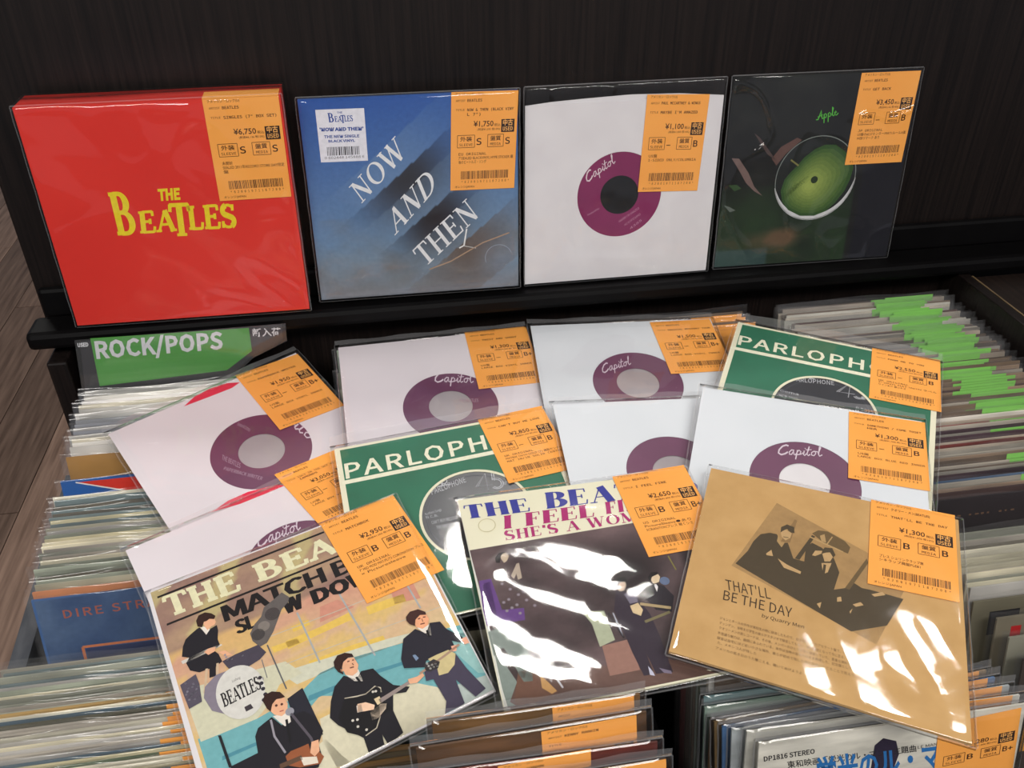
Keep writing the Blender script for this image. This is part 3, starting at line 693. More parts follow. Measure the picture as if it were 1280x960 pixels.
# C: picture sleeve with four musicians on a television stage -----------------------------------------
s = lying(FITS['match'], .184, 'vinyl_single', 'colour picture sleeve of four musicians in black suits on a stage', 'record', group=PILE)
P = s.P
pts = [P(182, 741), P(494, 622), P(621, 866), P(262, 1040)]
pts = [P(183, 741), P(493, 621), P(620, 864), P(268, 1042)]
slab('paper_sleeve', pts, -.0016, 0, MAT['paper'], s.root)
ia = [P(188, 741), P(492, 623), P(617, 862), P(276, 1036)]
pr = Print()
def stage(u, v):
    n = fbm(u*7, v*16, 3)
    if v < .30: 
        c = mixc((132, 100, 98), (176, 146, 118), n*1.3)
        if (u*3.2+v*2.0+.3*n) % 1.0 < .28: c = mixc(c, (196, 186, 128), .7)
    else:
        c = mixc((204, 150, 128), (214, 186, 144), (v-.3)*3+n-.4)
        if n > .56: c = mixc(c, (218, 182, 104), .6)
    return c
pr.grid(ia, 44, 44, stage); pr.up(); pr.clip = ia
Z = s.Q(170, 640, .359375); a = s.Q(215, 740, .229167); b = s.Q(400, 740, .229084); t = s.Q(180, 640, .234375)
# yellow bands on the backdrop
for L in ([(470, 470), (560, 440), (570, 455), (480, 490)], [(520, 450), (640, 400), (740, 350), (750, 375), (640, 425), (530, 478)], [(800, 330), (930, 285), (940, 310), (810, 358)], [(600, 520), (760, 460), (860, 430), (870, 450), (700, 510), (610, 540)], [(540, 400), (600, 375), (605, 392), (548, 418)]):
    pr.poly([Z(*p) for p in L], (226, 190, 92))
for L in ([(640, 330), (700, 305), (760, 330), (640, 385)], [(880, 255), (960, 240), (990, 300), (900, 320)]):
    pr.poly([Z(*p) for p in L], (204, 142, 122))
pr.up()
# white ledge, turquoise floor, cream risers
pr.poly([Z(*p) for p in [(500, 560), (660, 510), (880, 440), (960, 420), (960, 440), (700, 540), (560, 600)]], (206, 206, 186))
pr.poly([Z(*p) for p in [(215, 790), (420, 720), (560, 640), (640, 560), (760, 505), (930, 455), (940, 440), (1100, 400), (1180, 380), (1250, 610), (1050, 720), (700, 640), (640, 640), (430, 890), (270, 960), (250, 900)]], (112, 172, 178)); pr.up()
pr.poly([Z(*p) for p in [(1080, 420), (1190, 400), (1230, 560), (1190, 560), (1100, 480)]], (148, 192, 190))
for L in ([(600, 640), (800, 560), (930, 520), (930, 532), (800, 575), (600, 660)], [(300, 850), (420, 800), (420, 812), (300, 865)], [(1090, 430), (1170, 415), (1175, 425), (1095, 442)]):
    pr.poly([Z(*p) for p in L], (78, 142, 158))
pr.up()
pr.poly([Z(*p) for p in [(170, 640), (200, 610), (520, 520), (580, 560), (500, 600), (470, 660), (420, 720), (300, 770), (226, 800)]], (206, 204, 178))
pr.poly([Z(*p) for p in [(640, 720), (760, 660), (870, 610), (980, 596), (1050, 610), (1080, 650), (1080, 720), (940, 790), (700, 890), (650, 800)]], (214, 208, 182))
pr.poly([Z(*p) for p in [(560, 870), (660, 790), (720, 850), (760, 880), (640, 900)]], (214, 208, 182))
pr.poly([Z(*p) for p in [(1070, 640), (1120, 690), (1250, 615), (1240, 560), (1120, 600)]], (178, 190, 186)); pr.up()
for L in ([(705, 282), (832, 500)], [(560, 350), (640, 525)], [(940, 250), (990, 335)]): pr.line([Z(*p) for p in L], .0012, (168, 172, 172))
for L in ([(450, 440), (700, 345), (960, 240)], [(520, 530), (760, 440), (1060, 330)]): pr.line([Z(*p) for p in L], .0007, (196, 182, 162))
pr.up()
# rules and lettering
pr.line([t(72, 457), t(960, 108)], .0017, (22, 18, 20)); pr.line([t(122, 602), t(1045, 233)], .0017, (22, 18, 20))
kw = dict(k=.25, n=.13, ser=.15, gap=.05)
pr.serif('THE', t(135, 565), t(522, 415), t(95, 458), (226, 222, 184), **kw)
pr.serif('BEAT', t(610, 378), t(1170, 160), t(570, 288), (226, 222, 184), **kw); pr.up()
for dx in (0, 5, 10):
    pr.text('MATCH BOX', t(430+dx, 587-dx*.35), t(1320+dx, 230-dx*.35), t(406+dx, 510-dx*.35), (20, 16, 18), .006, .97)
    pr.text('SL', t(496+dx, 654-dx*.35), t(596+dx, 612-dx*.35), t(476+dx, 588-dx*.35), (20, 16, 18), .006, .97)
    pr.text('W', t(750+dx, 547-dx*.35), t(848+dx, 508-dx*.35), t(730+dx, 478-dx*.35), (20, 16, 18), .012)
    pr.text('DOWN', t(906+dx, 492-dx*.35), t(1312+dx, 324-dx*.35), t(882+dx, 428-dx*.35), (20, 16, 18), .012); pr.up()
# hanging stage camera
pr.poly([t(*p) for p in [(690, 470), (735, 430), (775, 455), (770, 480), (735, 520), (720, 560), (690, 640), (655, 700), (620, 720), (580, 690), (566, 650), (590, 600), (625, 560), (640, 510)]], (98, 92, 90)); pr.up()
for q, r_, c_ in (((685, 545), .0052, (70, 64, 64)), ((640, 610), .004, (128, 120, 114)), ((610, 655), .0045, (66, 62, 62))): pr.disc(t(*q), r_, c_, 18)
pr.line([a(520, 290), a(625, 530)], .0009, (96, 96, 100)); pr.line([a(490, 370), a(520, 470)], .0006, (120, 120, 120)); pr.up()
SUIT = (26, 24, 32); SKIN = (232, 176, 140); HAIR = (48, 24, 18); SH = (232, 224, 214)
# drummer
pr.poly([a(*p) for p in [(135, 205), (150, 195), (185, 225), (205, 205), (245, 182), (252, 210), (250, 260), (262, 290), (230, 320), (255, 340), (275, 380), (240, 410), (240, 460), (205, 470), (205, 420), (150, 440), (100, 430), (78, 390), (95, 360), (55, 355), (60, 300), (75, 260), (100, 235)]], SUIT)
pr.poly([a(*p) for p in [(50, 380), (200, 310), (270, 285), (275, 292), (210, 325), (60, 395)]], (210, 204, 196)); pr.up()
pr.poly([a(*p) for p in [(155, 195), (175, 190), (208, 205), (188, 235)]], SH); pr.up()
pr.poly([a(*p) for p in [(168, 165), (200, 150), (232, 145), (240, 165), (232, 182), (215, 190), (195, 210), (178, 190)]], SKIN); pr.up()
pr.poly([a(*p) for p in [(132, 160), (145, 130), (180, 113), (215, 118), (238, 132), (230, 150), (205, 148), (190, 160), (175, 165), (165, 195), (140, 190)]], HAIR)
pr.poly([a(*p) for p in [(175, 330), (200, 310), (240, 300), (235, 325), (200, 345)]], SKIN); pr.poly([a(*p) for p in [(255, 330), (290, 320), (330, 345), (290, 350)]], SKIN)
pr.line([a(190, 420), (a(180, 555))], .0016, (206, 180, 150)); pr.line([a(250, 390), a(245, 530)], .0016, (206, 180, 150)); pr.up()
# drum kit
pr.poly([a(*p) for p in [(275, 380), (350, 340), (470, 290), (515, 330), (480, 370), (400, 420), (310, 420)]], (70, 64, 78))
pr.poly([a(*p) for p in [(45, 510), (130, 450), (150, 500), (165, 600), (95, 640), (75, 590)]], (84, 78, 92))
for i in range(26):
    q = (290+(i*37) % 200, 345+(i*23) % 60); 
    if q[1] > 480-q[0]*.33: continue
    pr.disc(a(*q), .0008, (150, 146, 158), 6)
for i in range(14): pr.disc(a(75+(i*17) % 75, 500+(i*29) % 100), .0009, (150, 146, 160), 6)
pr.poly([a(*p) for p in [(180, 520), (240, 455), (330, 420), (420, 415), (500, 470), (500, 560), (420, 640), (300, 670), (220, 650), (175, 580)]], (132, 124, 138)); pr.up()
dc = a(375, 545); pr.disc(dc, .0152, (214, 212, 206), 40, .0195); pr.up()
pr.serif('BEATLES', a(285, 632), a(492, 528), a(262, 560), (24, 22, 24), k=.22, n=.09, ser=.09, gap=.0)
pr.text('THE', a(352, 528), a(384, 514), a(349, 514), (40, 36, 36), .01); pr.text('Ludwig', a(330, 495), a(375, 474), a(328, 482), (70, 66, 66)); pr.up()
pr.poly([a(*p) for p in [(395, 630), (430, 612), (445, 635), (405, 655)]], (60, 54, 60))
for k in range(5): pr.disc(a(480+9*k if k < 3 else 510-8*(k-3), 470+30*k), .0014, (50, 46, 56), 8)
pr.up()
# amplifier block and bass player in front
pr.poly([a(*p) for p in [(630, 585), (712, 525), (790, 690), (825, 780), (700, 800)]], (34, 34, 46))
pr.poly([a(*p) for p in [(252, 785), (268, 783), (330, 960), (312, 960)]], (30, 28, 34)); pr.up()
pr.poly([a(*p) for p in [(500, 720), (545, 685), (600, 730), (640, 680), (720, 650), (790, 690), (825, 760), (800, 830), (820, 900), (800, 960), (600, 1010), (330, 1010), (320, 955), (470, 880), (455, 790), (470, 745)]], SUIT); pr.up()
pr.poly([a(*p) for p in [(550, 680), (640, 660), (650, 710), (618, 735), (590, 715)]], SH); pr.up()
pr.poly([a(*p) for p in [(618, 700), (632, 695), (655, 820), (640, 830)]], (16, 15, 20))
pr.poly([a(*p) for p in [(528, 605), (560, 585), (610, 578), (632, 610), (630, 655), (600, 680), (560, 672), (535, 650)]], SKIN); pr.up()
pr.poly([a(*p) for p in [(497, 600), (505, 565), (545, 545), (590, 548), (618, 575), (600, 582), (570, 588), (548, 615), (540, 655), (520, 640)]], HAIR)
pr.disc(a(643, 655), .0028, (150, 150, 160), 12); pr.line([a(650, 665), a(760, 800), a(800, 920)], .0016, (86, 80, 90)); pr.line([a(540, 700), a(560, 790), a(620, 880)], .0013, (150, 146, 156))
for q, r_ in (((570, 622), .0009), ((600, 615), .0009)): pr.disc(a(*q), r_, (80, 40, 34), 8)
pr.line([a(588, 655), a(610, 648)], .0007, (176, 80, 74))
pr.up()
pr.poly([a(*p) for p in [(620, 900), (650, 870), (700, 850), (745, 830), (760, 880), (800, 870), (830, 900), (810, 940), (700, 960), (640, 950)]], (150, 86, 52)); pr.up()
pr.poly([a(*p) for p in [(700, 905), (790, 900), (800, 935), (720, 950)]], (226, 216, 200)); pr.line([a(590, 955), a(710, 905)], .003, (96, 70, 52))
pr.poly([a(*p) for p in [(762, 820), (800, 808), (806, 870), (780, 900), (755, 880)]], SKIN); pr.up()
# guitarist, middle
pr.poly([b(*p) for p in [(80, 520), (130, 460), (200, 480), (225, 435), (290, 420), (330, 460), (400, 510), (490, 520), (470, 550), (400, 560), (400, 650), (455, 770), (375, 840), (340, 780), (355, 850), (270, 890), (240, 800), (100, 730), (55, 690), (60, 600)]], SUIT)
pr.poly([b(*p) for p in [(140, 455), (210, 425), (235, 490), (190, 490)]], SH); pr.up()
pr.poly([b(*p) for p in [(192, 470), (204, 464), (232, 500), (220, 505)]], (16, 15, 20))
pr.poly([b(*p) for p in [(115, 400), (150, 365), (185, 360), (210, 400), (205, 440), (180, 460), (140, 455)]], SKIN); pr.up()
pr.poly([b(*p) for p in [(75, 385), (95, 350), (135, 335), (175, 340), (185, 358), (155, 362), (128, 385), (120, 420), (130, 455), (100, 440), (80, 415)]], HAIR)
for m0, m1, w_ in (((150, 384), (162, 380), .0009), ((176, 376), (186, 374), .0009), ((176, 392), (184, 402), .0006), ((164, 418), (186, 412), .0009)): pr.line([b(*m0), b(*m1)], w_, (110, 60, 48))
pr.poly([b(*p) for p in [(108, 424), (128, 422), (130, 436), (115, 438)]], SKIN); pr.up()
pr.poly([b(*p) for p in [(100, 690), (135, 585), (210, 575), (260, 545), (310, 515), (340, 540), (320, 580), (370, 610), (400, 640), (330, 680), (300, 750), (230, 790), (150, 770)]], (16, 14, 18))
pr.line([b(135, 585), b(205, 572), b(250, 560), b(300, 518), (b(330, 525)), b(335, 550)], .0008, (206, 196, 176)); pr.line([b(330, 680), b(310, 745), b(250, 788)], .0007, (190, 180, 160))
pr.poly([b(*p) for p in [(275, 660), (330, 615), (365, 610), (360, 640), (320, 690), (285, 705)]], (236, 214, 190)); pr.up()
pr.poly([b(*p) for p in [(320, 590), (495, 482), (505, 495), (332, 610)]], (150, 136, 132)); pr.poly([b(*p) for p in [(295, 588), (325, 572), (340, 605), (315, 620)]], (222, 200, 160)); pr.up()
pr.poly([b(*p) for p in [(205, 615), (250, 605), (300, 620), (295, 645), (240, 655), (205, 660)]], (240, 200, 170))
pr.poly([b(*p) for p in [(200, 625), (225, 615), (235, 655), (205, 662)]], SH)
pr.poly([b(*p) for p in [(480, 480), (530, 465), (560, 445), (570, 460), (530, 500), (490, 505)]], SKIN)
for q in ((180, 705), (205, 700), (208, 738), (255, 755), (290, 548), (305, 545)): pr.disc(b(*q), .0009, (206, 200, 190), 8)
pr.up()
# guitarist, right
pr.poly([b(*p) for p in [(570, 440), (740, 340), (800, 420), (905, 530), (850, 575), (740, 480), (790, 610), (680, 690), (690, 600), (620, 480), (580, 490)]], (66, 60, 80))
pr.poly([b(*p) for p in [(455, 260), (520, 205), (580, 230), (600, 172), (655, 165), (690, 205), (780, 250), (770, 280), (720, 270), (740, 310), (660, 350), (580, 380), (570, 415), (460, 420), (443, 370)]], (34, 32, 44))
pr.poly([b(*p) for p in [(530, 200), (600, 180), (608, 240), (585, 240)]], SH); pr.up()
pr.poly([b(*p) for p in [(578, 215), (588, 210), (602, 248), (592, 252)]], (16, 15, 20))
pr.poly([b(*p) for p in [(515, 160), (540, 130), (580, 125), (595, 150), (590, 185), (560, 205), (525, 195)]], (238, 170, 130)); pr.up()
pr.poly([b(*p) for p in [(470, 140), (490, 112), (535, 98), (575, 112), (580, 128), (545, 130), (522, 155), (518, 190), (490, 180), (472, 160)]], (64, 34, 30))
for m0, m1, w_ in (((535, 152), (548, 147), .0009), ((562, 142), (576, 140), .0009), ((556, 150), (562, 166), .0005), ((548, 180), (572, 174), .0009)): pr.line([b(*m0), b(*m1)], w_, (110, 58, 46))
pr.poly([b(*p) for p in [(770, 260), (800, 245), (850, 225), (855, 240), (830, 275), (790, 290)]], (238, 176, 148))
pr.poly([b(*p) for p in [(505, 350), (520, 345), (540, 365), (525, 380)]], (120, 140, 170)); pr.up()
pr.poly([b(*p) for p in [(590, 370), (640, 345), (700, 320), (740, 340), (735, 400), (700, 445), (650, 460), (640, 420)]], (206, 190, 140)); pr.up()
pr.poly([b(*p) for p in [(570, 400), (620, 370), (655, 385), (645, 420), (600, 440), (575, 430)]], (52, 48, 50)); pr.line([b(545, 450), b(690, 345), b(760, 290)], .0016, (170, 140, 120))
for i in range(7): pr.disc(b(585+9*i, 395+(i*13) % 32), .0009, (222, 220, 214), 6)
pr.poly([b(*p) for p in [(715, 300), (745, 292), (745, 325), (725, 330)]], (238, 176, 148))
pr.build('cover_picture', s.root)
price_tag(s, (400, 655), (491, 619), (459, 755), TT(title='MATCHBOX', price='¥2,950', g1='B', g2='B', note=['UK ORIGINAL', '7" MID MOD MAT:PL/T3 CORONATION プレス', '× Picturesleeve']))
film(s, [P(180, 741), P(495, 617), P(624, 867), P(264, 1047)], 21, flap=.0, amp=.0007)

# feel: picture sleeve with dark concert photograph -----------------------------------------------------------
s = lying(FITS['feel'], .187, 'vinyl_single', 'picture sleeve with blue and magenta title over a dark concert photograph', 'record', group=PILE)
P = s.P; z = s.Q(560, 570, .354167); y_ = s.Q(570, 590, .234375); x_ = s.Q(580, 680, .25)
pts = [P(572, 625), P(853, 588), P(972, 828), P(632, 897)]
slab('paper_sleeve', pts, -.0016, 0, MAT['cream'], s.root)
pr = Print()
top = [P(587, 688), P(868, 641), P(971, 826), P(640, 893)]
pr.poly([P(575, 640), P(587, 688), P(640, 893), P(633, 895)], (214, 214, 206)); pr.up()
def dark(u, v):
    n = fbm(u*5, v*5, 9, 4); c = mixc((46, 36, 38), (112, 92, 94), n*1.3-.15)
    d = math.hypot(u-.62, v-.30); c = mixc(c, (24, 18, 20), max(0, 1-d*4)*.8)
    if v > .86: c = mixc(c, (112, 80, 66), .6)
    if u > .86: c = mixc(c, (30, 24, 28), .6)
    return c
pr.grid(top, 36, 36, dark); pr.up()
pr.poly([x_(*p) for p in [(75, 185), (135, 175), (190, 330), (300, 320), (305, 380), (115, 412), (95, 330)]], (100, 66, 130))
pr.poly([x_(*p) for p in [(95, 200), (130, 190), (170, 380), (120, 400)]], (126, 92, 158))
pr.poly([x_(*p) for p in [(120, 440), (210, 405), (300, 470), (330, 560), (345, 685), (300, 690), (265, 640), (210, 550), (150, 560)]], (122, 134, 128))
pr.poly([x_(*p) for p in [(155, 560), (185, 570), (265, 690), (230, 790), (262, 810), (220, 820), (190, 720)]], (128, 140, 134))
pr.poly([x_(*p) for p in [(590, 340), (700, 335), (755, 480), (680, 515), (640, 400)]], (170, 176, 150))
pr.poly([x_(*p) for p in [(690, 510), (830, 475), (880, 630), (730, 660)]], (150, 112, 100))
pr.poly([x_(*p) for p in [(100, 300), (160, 250), (420, 330), (560, 480), (560, 620), (300, 460)]], (92, 80, 88)) if 0 else None
pr.poly([x_(*p) for p in [(270, 640), (340, 620), (470, 740), (360, 790), (330, 840), (250, 800)]], (108, 76, 62))
pr.up()
pr.poly([x_(*p) for p in [(380, 655), (420, 690), (465, 735), (440, 750), (390, 720)]], (190, 146, 92))
pr.line([x_(325, 545), x_(440, 690)], .001, (150, 140, 140)); pr.line([x_(420, 610), x_(495, 720)], .0012, (190, 190, 196)); pr.line([x_(720, 345), x_(800, 470)], .0014, (40, 34, 40)); pr.line([x_(745, 345), (x_(795, 460))], .0009, (170, 172, 186))
pr.poly([x_(*p) for p in [(160, 530), (200, 520), (270, 640), (265, 680), (210, 600)]], (60, 48, 48))
# guitar player
pr.poly([x_(*p) for p in [(760, 235), (810, 240), (860, 260), (930, 350), (975, 450), (1045, 640), (960, 650), (900, 520), (950, 650), (900, 660), (840, 540), (790, 420), (750, 330)]], (52, 42, 54))
pr.poly([x_(*p) for p in [(925, 190), (1000, 210), (1050, 260), (1040, 340), (960, 330), (915, 280)]], (36, 30, 38)); pr.up()
pr.poly([x_(*p) for p in [(770, 200), (800, 185), (812, 205), (800, 232), (778, 238), (766, 222)]], (204, 180, 160)); pr.poly([x_(*p) for p in [(935, 160), (965, 145), (980, 165), (975, 190), (950, 200), (936, 185)]], (214, 192, 160))
pr.poly([x_(*p) for p in [(175, 60), (205, 45), (225, 60), (215, 85), (200, 95)]], (190, 172, 150)); pr.up()
pr.poly([x_(*p) for p in [(752, 195), (770, 170), (800, 165), (815, 185), (780, 195), (765, 215)]], (20, 14, 16)); pr.poly([x_(*p) for p in [(918, 170), (935, 142), (965, 140), (972, 150), (940, 165), (932, 190)]], (22, 16, 18))
pr.poly([x_(*p) for p in [(155, 70), (175, 45), (205, 40), (185, 60), (180, 95), (160, 95)]], (26, 18, 20))
pr.poly([x_(*p) for p in [(830, 310), (870, 295), (895, 330), (885, 360), (845, 345)]], (214, 190, 150)); pr.poly([x_(*p) for p in [(800, 250), (860, 245), (870, 290), (830, 300)]], (110, 104, 122))
pr.line([x_(880, 300), x_(1035, 320)], .0022, (170, 150, 110)); pr.line([x_(905, 390), x_(1030, 340)], .002, (120, 112, 80)); pr.poly([x_(*p) for p in [(235, 160), (262, 100), (275, 95), (290, 170), (270, 180), (262, 150), (250, 175)]], (176, 160, 144))
pr.poly([x_(*p) for p in [(960, 200), (970, 215), (965, 240), (950, 205)]], (220, 216, 220)); pr.disc(x_(1003, 185), .0035, (96, 110, 140), 12)
pr.poly([x_(*p) for p in [(920, 610), (945, 640), (955, 660), (930, 655)]], (190, 190, 210)); pr.poly([x_(*p) for p in [(975, 620), (1035, 635), (1040, 650), (1000, 645)]], (120, 110, 130))
pr.line([x_(1020, 60), x_(1060, 130)], .001, (120, 112, 60)); pr.disc(x_(707, 112), .0028, (128, 120, 118), 12); pr.disc(x_(707, 112), .0014, (30, 26, 28), 12) if 0 else None
for i in range(16): pr.disc(x_(190+(i*41) % 180, 200+(i*27) % 150), .0012, (140, 130, 140), 6)
pr.up()
NV = (58, 62, 150); MG = (170, 42, 110)
kw = dict(k=.31, n=.05, ser=.06, gap=.07)
pr.serif('THE', y_(52, 252), y_(402, 210), y_(36, 180), NV, **kw)
pr.serif('BEATLES', y_(482, 198), y_(1290, 100), y_(470, 112), NV, **kw)
pr.serif('I FEEL', y_(252, 306), y_(742, 238), y_(250, 236), MG, **kw)
pr.serif('FINE', y_(800, 226), y_(1050, 190), y_(792, 162), MG, **kw)
pr.serif("SHE'S A WOMAN", y_(262, 368), y_(1120, 238), y_(254, 316), MG, k=.22, n=.05, ser=.06, gap=.08)
pr.ring(y_(165, 285), .006, .0066, (196, 188, 150), 24)
pr.build('cover_picture', s.root)
price_tag(s, (765, 596.5), (854.6, 582), (811, 697), TT(title='I FEEL FINE', price='¥2,650', g1='B', g2='B+', note=['US ORIGINAL', 'PictureSleeve●あり', 'SCRANTONプレス 軽くシミ']))
film(s, [P(567, 623), P(858, 583), P(984, 835), P(625, 902)], 23, flap=0, amp=.0010, n=56, waves=streaks(s, (640, 690), (780, 765), 5, (22, 60), 5))

# kraft sleeve ---------------------------------------------------------------------------------------------------
s = lying(FITS['kraft'], .186, 'vinyl_single', 'brown card sleeve with a tilted group photograph, bottom right on top of the pile', 'record', group=PILE)
P = s.P; z = s.Q(820, 570, .385338); k = s.Q(890, 620, .195313); g = s.Q(860, 760, .203125)
pts = [P(889, 585), P(1198, 650), P(1215, 930), P(836, 814)]
slab('card_sleeve', pts, -.0022, 0, MAT['kraft'], s.root)
pr = Print()
DK = (104, 84, 54); DD = (74, 62, 44)
quad = [k(415, 45), z(828, 392), z(715, 612), k(125, 445)]
pr.grid(quad, 30, 20, lambda u, v: mixc((176, 140, 92), (150, 118, 76), fbm(u*9, v*9, 4)*.9)); pr.up()
pr.poly([k(*p) for p in [(150, 432), (230, 350), (265, 290), (310, 245), (370, 236), (415, 245), (440, 300), (485, 300), (520, 400), (590, 420), (600, 330), (640, 300), (700, 330), (780, 400), (815, 490), (780, 600), (850, 590), (890, 545), (960, 590), (1010, 600), (1225, 660), (1120, 830), (890, 868), (500, 640)]], DD); pr.up()
pr.poly([k(*p) for p in [(530, 400), (640, 250), (660, 260), (560, 410)]], DD); pr.poly([k(*p) for p in [(640, 240), (680, 220), (740, 228), (850, 290), (885, 330), (870, 370), (820, 350), (700, 290)]], DK)
pr.poly([k(*p) for p in [(850, 590), (990, 400), (1000, 430), (880, 600)]], DK); pr.poly([k(*p) for p in [(440, 290), (530, 150), (545, 160), (500, 300)]], (138, 108, 70)); pr.up()
pr.poly([k(*p) for p in [(690, 255), (720, 245), (730, 300), (700, 290)]], (176, 144, 98)); pr.line([k(770, 262), k(735, 310)], .0008, (176, 144, 98)); pr.line([k(625, 262), k(840, 360)], .0012, (180, 148, 100))
for L in ([(440, 230), (470, 215), (510, 240), (500, 270), (470, 285), (445, 262)], [(705, 370), (760, 355), (775, 390), (755, 420), (720, 420)], [(640, 380), (660, 350), (705, 352), (700, 370), (660, 385)], [(700, 430), (765, 430), (740, 490), (710, 500)], [(420, 400), (480, 440), (570, 485), (565, 500), (460, 460)], [(345, 370), (380, 345), (390, 385), (350, 380)], [(800, 650), (825, 645), (830, 675), (800, 678)], [(1020, 630), (1090, 615), (1110, 635), (1040, 645)], [(900, 695), (950, 680), (970, 700), (920, 710)], [(880, 740), (900, 720), (885, 755)], [(670, 690), (700, 680), (690, 720)]):
    pr.poly([k(*p) for p in L], (188, 154, 108))
pr.poly([k(*p) for p in [(425, 245), (440, 300), (465, 300), (445, 330), (415, 290)]], (170, 138, 92)); pr.up()
pr.poly([k(*p) for p in [(438, 235), (442, 200), (480, 183), (525, 200), (528, 240), (505, 235), (480, 212), (452, 225)]], DD)
pr.poly([k(*p) for p in [(700, 365), (720, 330), (770, 335), (790, 380), (775, 395), (755, 362)]], DD); pr.line([k(722, 440), k(712, 500)], .0018, DD); pr.line([k(455, 262), k(490, 268)], .0006, DD)
IN = (66, 50, 34)
pr.text("THAT'LL", k(92, 600), k(377, 662), k(84, 534), IN); pr.text('BE THE DAY', k(70, 664), k(510, 780), k(78, 604), IN)
pr.text('by Quarry Men', k(318, 776), k(588, 850), k(322, 755), IN)
lines = ['ジョンとポールの共作が高校生の時に録音したもので、自主制作されたアセテート盤で、世界に一枚しか',
 'デッンデン、当時まだ学生の彼らがスタジオで録音してもらい、後の伝説となって今に至る、限定の記録',
 'クオリーメンの初レコードは、その後、メンバーのひとりが長く保管していた、貴重な資料で',
 '不思議な魅力は、曲間にあふれている、本作は当時の音をそのまま再現した、記念盤として再び世に送る',
 '録音は自宅にほど近い小さな場所、彼らが初めて残した音を忠実にたどることで見えてくるものもある', 'た、メキシコ人が残した', 'アメリカの若き日のうた聴こえる、聴いてあげようよ']
L0 = [((195, 68), (1090, 318)), ((192, 98), (1075, 345)), ((190, 128), (1000, 355)), ((182, 160), (1130, 415)), ((178, 190), (1180, 468)), ((180, 220), (420, 290)), ((170, 252), (700, 410))]
for (o_, e_), t_ in zip(L0, lines): pr.text(t_, g(*o_), g(*e_), g(o_[0]+2, o_[1]-13), (120, 92, 58))
pr.build('cover_print', s.root)
price_tag(s, (1088.5, 625), (1193, 645), (1084, 730), TT(artist='クオリー・メン(BEATLES)', title="THAT'LL BE THE DAY", price='¥1,300', g1='B', g2='B', note=['', 'プレス シュリンクラップ無', 'シキラップ廃盤PLE81']), z=.0006)
film(s, [P(886, 581), P(1203, 649), P(1221, 936), P(832, 819)], 25, flap=0, amp=.0009, n=60, zb=-.0026, waves=streaks(s, (1090, 760), (1185, 890), 6, (30, 90), 3))

# ------------------------------------------------------------------ records displayed on the ledge
LEDGE = 'records displayed face out on the ledge'
s = standing((-.173, .7372, -.3005), .013, .004, 'record_box_set', 'thick red box set with yellow lettering, leftmost on the display ledge', 'box', group=LEDGE)
P = s.P; pts = [P(15, 135), P(350, 119), P(387, 386), P(97, 407)]
v_, f_ = [], []
slab('box', pts, -.034, 0, MAT['red'], s.root)
pr = Print(); q = s.Q(0, 80, .3125); YL = (232, 208, 40)
pr.text('THE', q(634, 545), q(722, 540), q(630, 503), YL, .02)
def logo(pr, q, B0, top, col, mid, low, tstem):
    pr.serif('B', *B0, col, k=.26, n=.10, ser=.09)
    pr.serif('EA', *mid[0], col, k=.24, n=.12, ser=.11, gap=.02); pr.serif('T', *tstem, col, k=.24, n=.12, ser=.09); pr.serif('LES', *mid[1], col, k=.24, n=.12, ser=.11, gap=.02)
logo(pr, q, (q(470, 686), q(552, 682), q(428, 514)), None, YL, ((q(560, 678), q(706, 668), q(550, 590)), (q(756, 664), q(948, 654), q(744, 568))), None, (q(690, 690), q(770, 686), q(672, 560)))
pr.build('title_lettering', s.root)
TG = TT(title='SINGLES (7" BOX SET)', price='¥6,750', net='6,136', g1='S', g2='S', note=['未開封', 'SEALED 2011年RECORD STORE DAY限定', '盤'])
price_tag(s, (252.5, 124), (348, 119.4), (275, 251), TG)
ta, tb = s.P(252.5, 123.7), s.P(348, 119.1)
slab('tag_flap', [ta, tb, (tb[0], tb[1]+.0009), (ta[0], ta[1]+.0009)], -.017, .0007, MAT['tag'], s.root)
film(s, outer(pts, .0012), 31, flap=0, amp=.0014, n=60, crease=.0022, zb=-.0352)

s = standing((.033, .7552, -.3055), -.010, .069, 'vinyl_single', 'blue grey picture sleeve with slanted white title, second on the display ledge', 'record', group=LEDGE)
P = s.P; pts = [P(371.5, 124.5), P(647, 112.5), P(648, 357), P(402, 375)]
slab('card_sleeve', pts, -.0035, 0, MAT['bluecard'], s.root)
pr = Print(); q = s.Q(350, 80, 1/3.)
def nowbg(u, v):
    px = (371.5*(1-u)+647*u)*(1-v)+(402*(1-u)+648*u)*v; py = (124.5*(1-u)+112.5*u)*(1-v)+(375*(1-u)+357*u)*v
    x, y = (px-350)*3, (py-80)*3
    n = fbm(u*7, v*7, 5, 3)
    c = mixc((40, 82, 160), (118, 146, 172), v*1.15+.12*u)
    if v > .58: c = mixc(c, (110, 112, 116), (v-.58)*2+(n-.5)*1.2)
    c = mixc(c, (142, 148, 162), max(0, v-.86)*3)
    pp = .667*x+.745*y; t = .745*x-.667*y
    for e, tc, sg, dk, fall, st in ((588, 75, 165, (40, 38, 42), 130, .92), (766, 60, 150, (34, 30, 34), 120, .95), (943, 80, 190, (92, 72, 60), 150, .75)):
        if e < pp < e+178: c = mixc(c, dk, st*math.exp(-((t-tc)/sg)**2)*math.exp(-((pp-e-30)/fall)**2))
        elif e-110 < pp <= e: c = mixc(c, (128, 152, 176), .35*math.exp(-((t-tc)/220)**2))
    if x > 700 and y > 620: c = mixc(c, (120, 134, 158), .5*max(0, 1-math.hypot(x-820, y-720)/110)+.3*(n-.4))
    return c
pr.grid(pts, 96, 96, nowbg); pr.up()
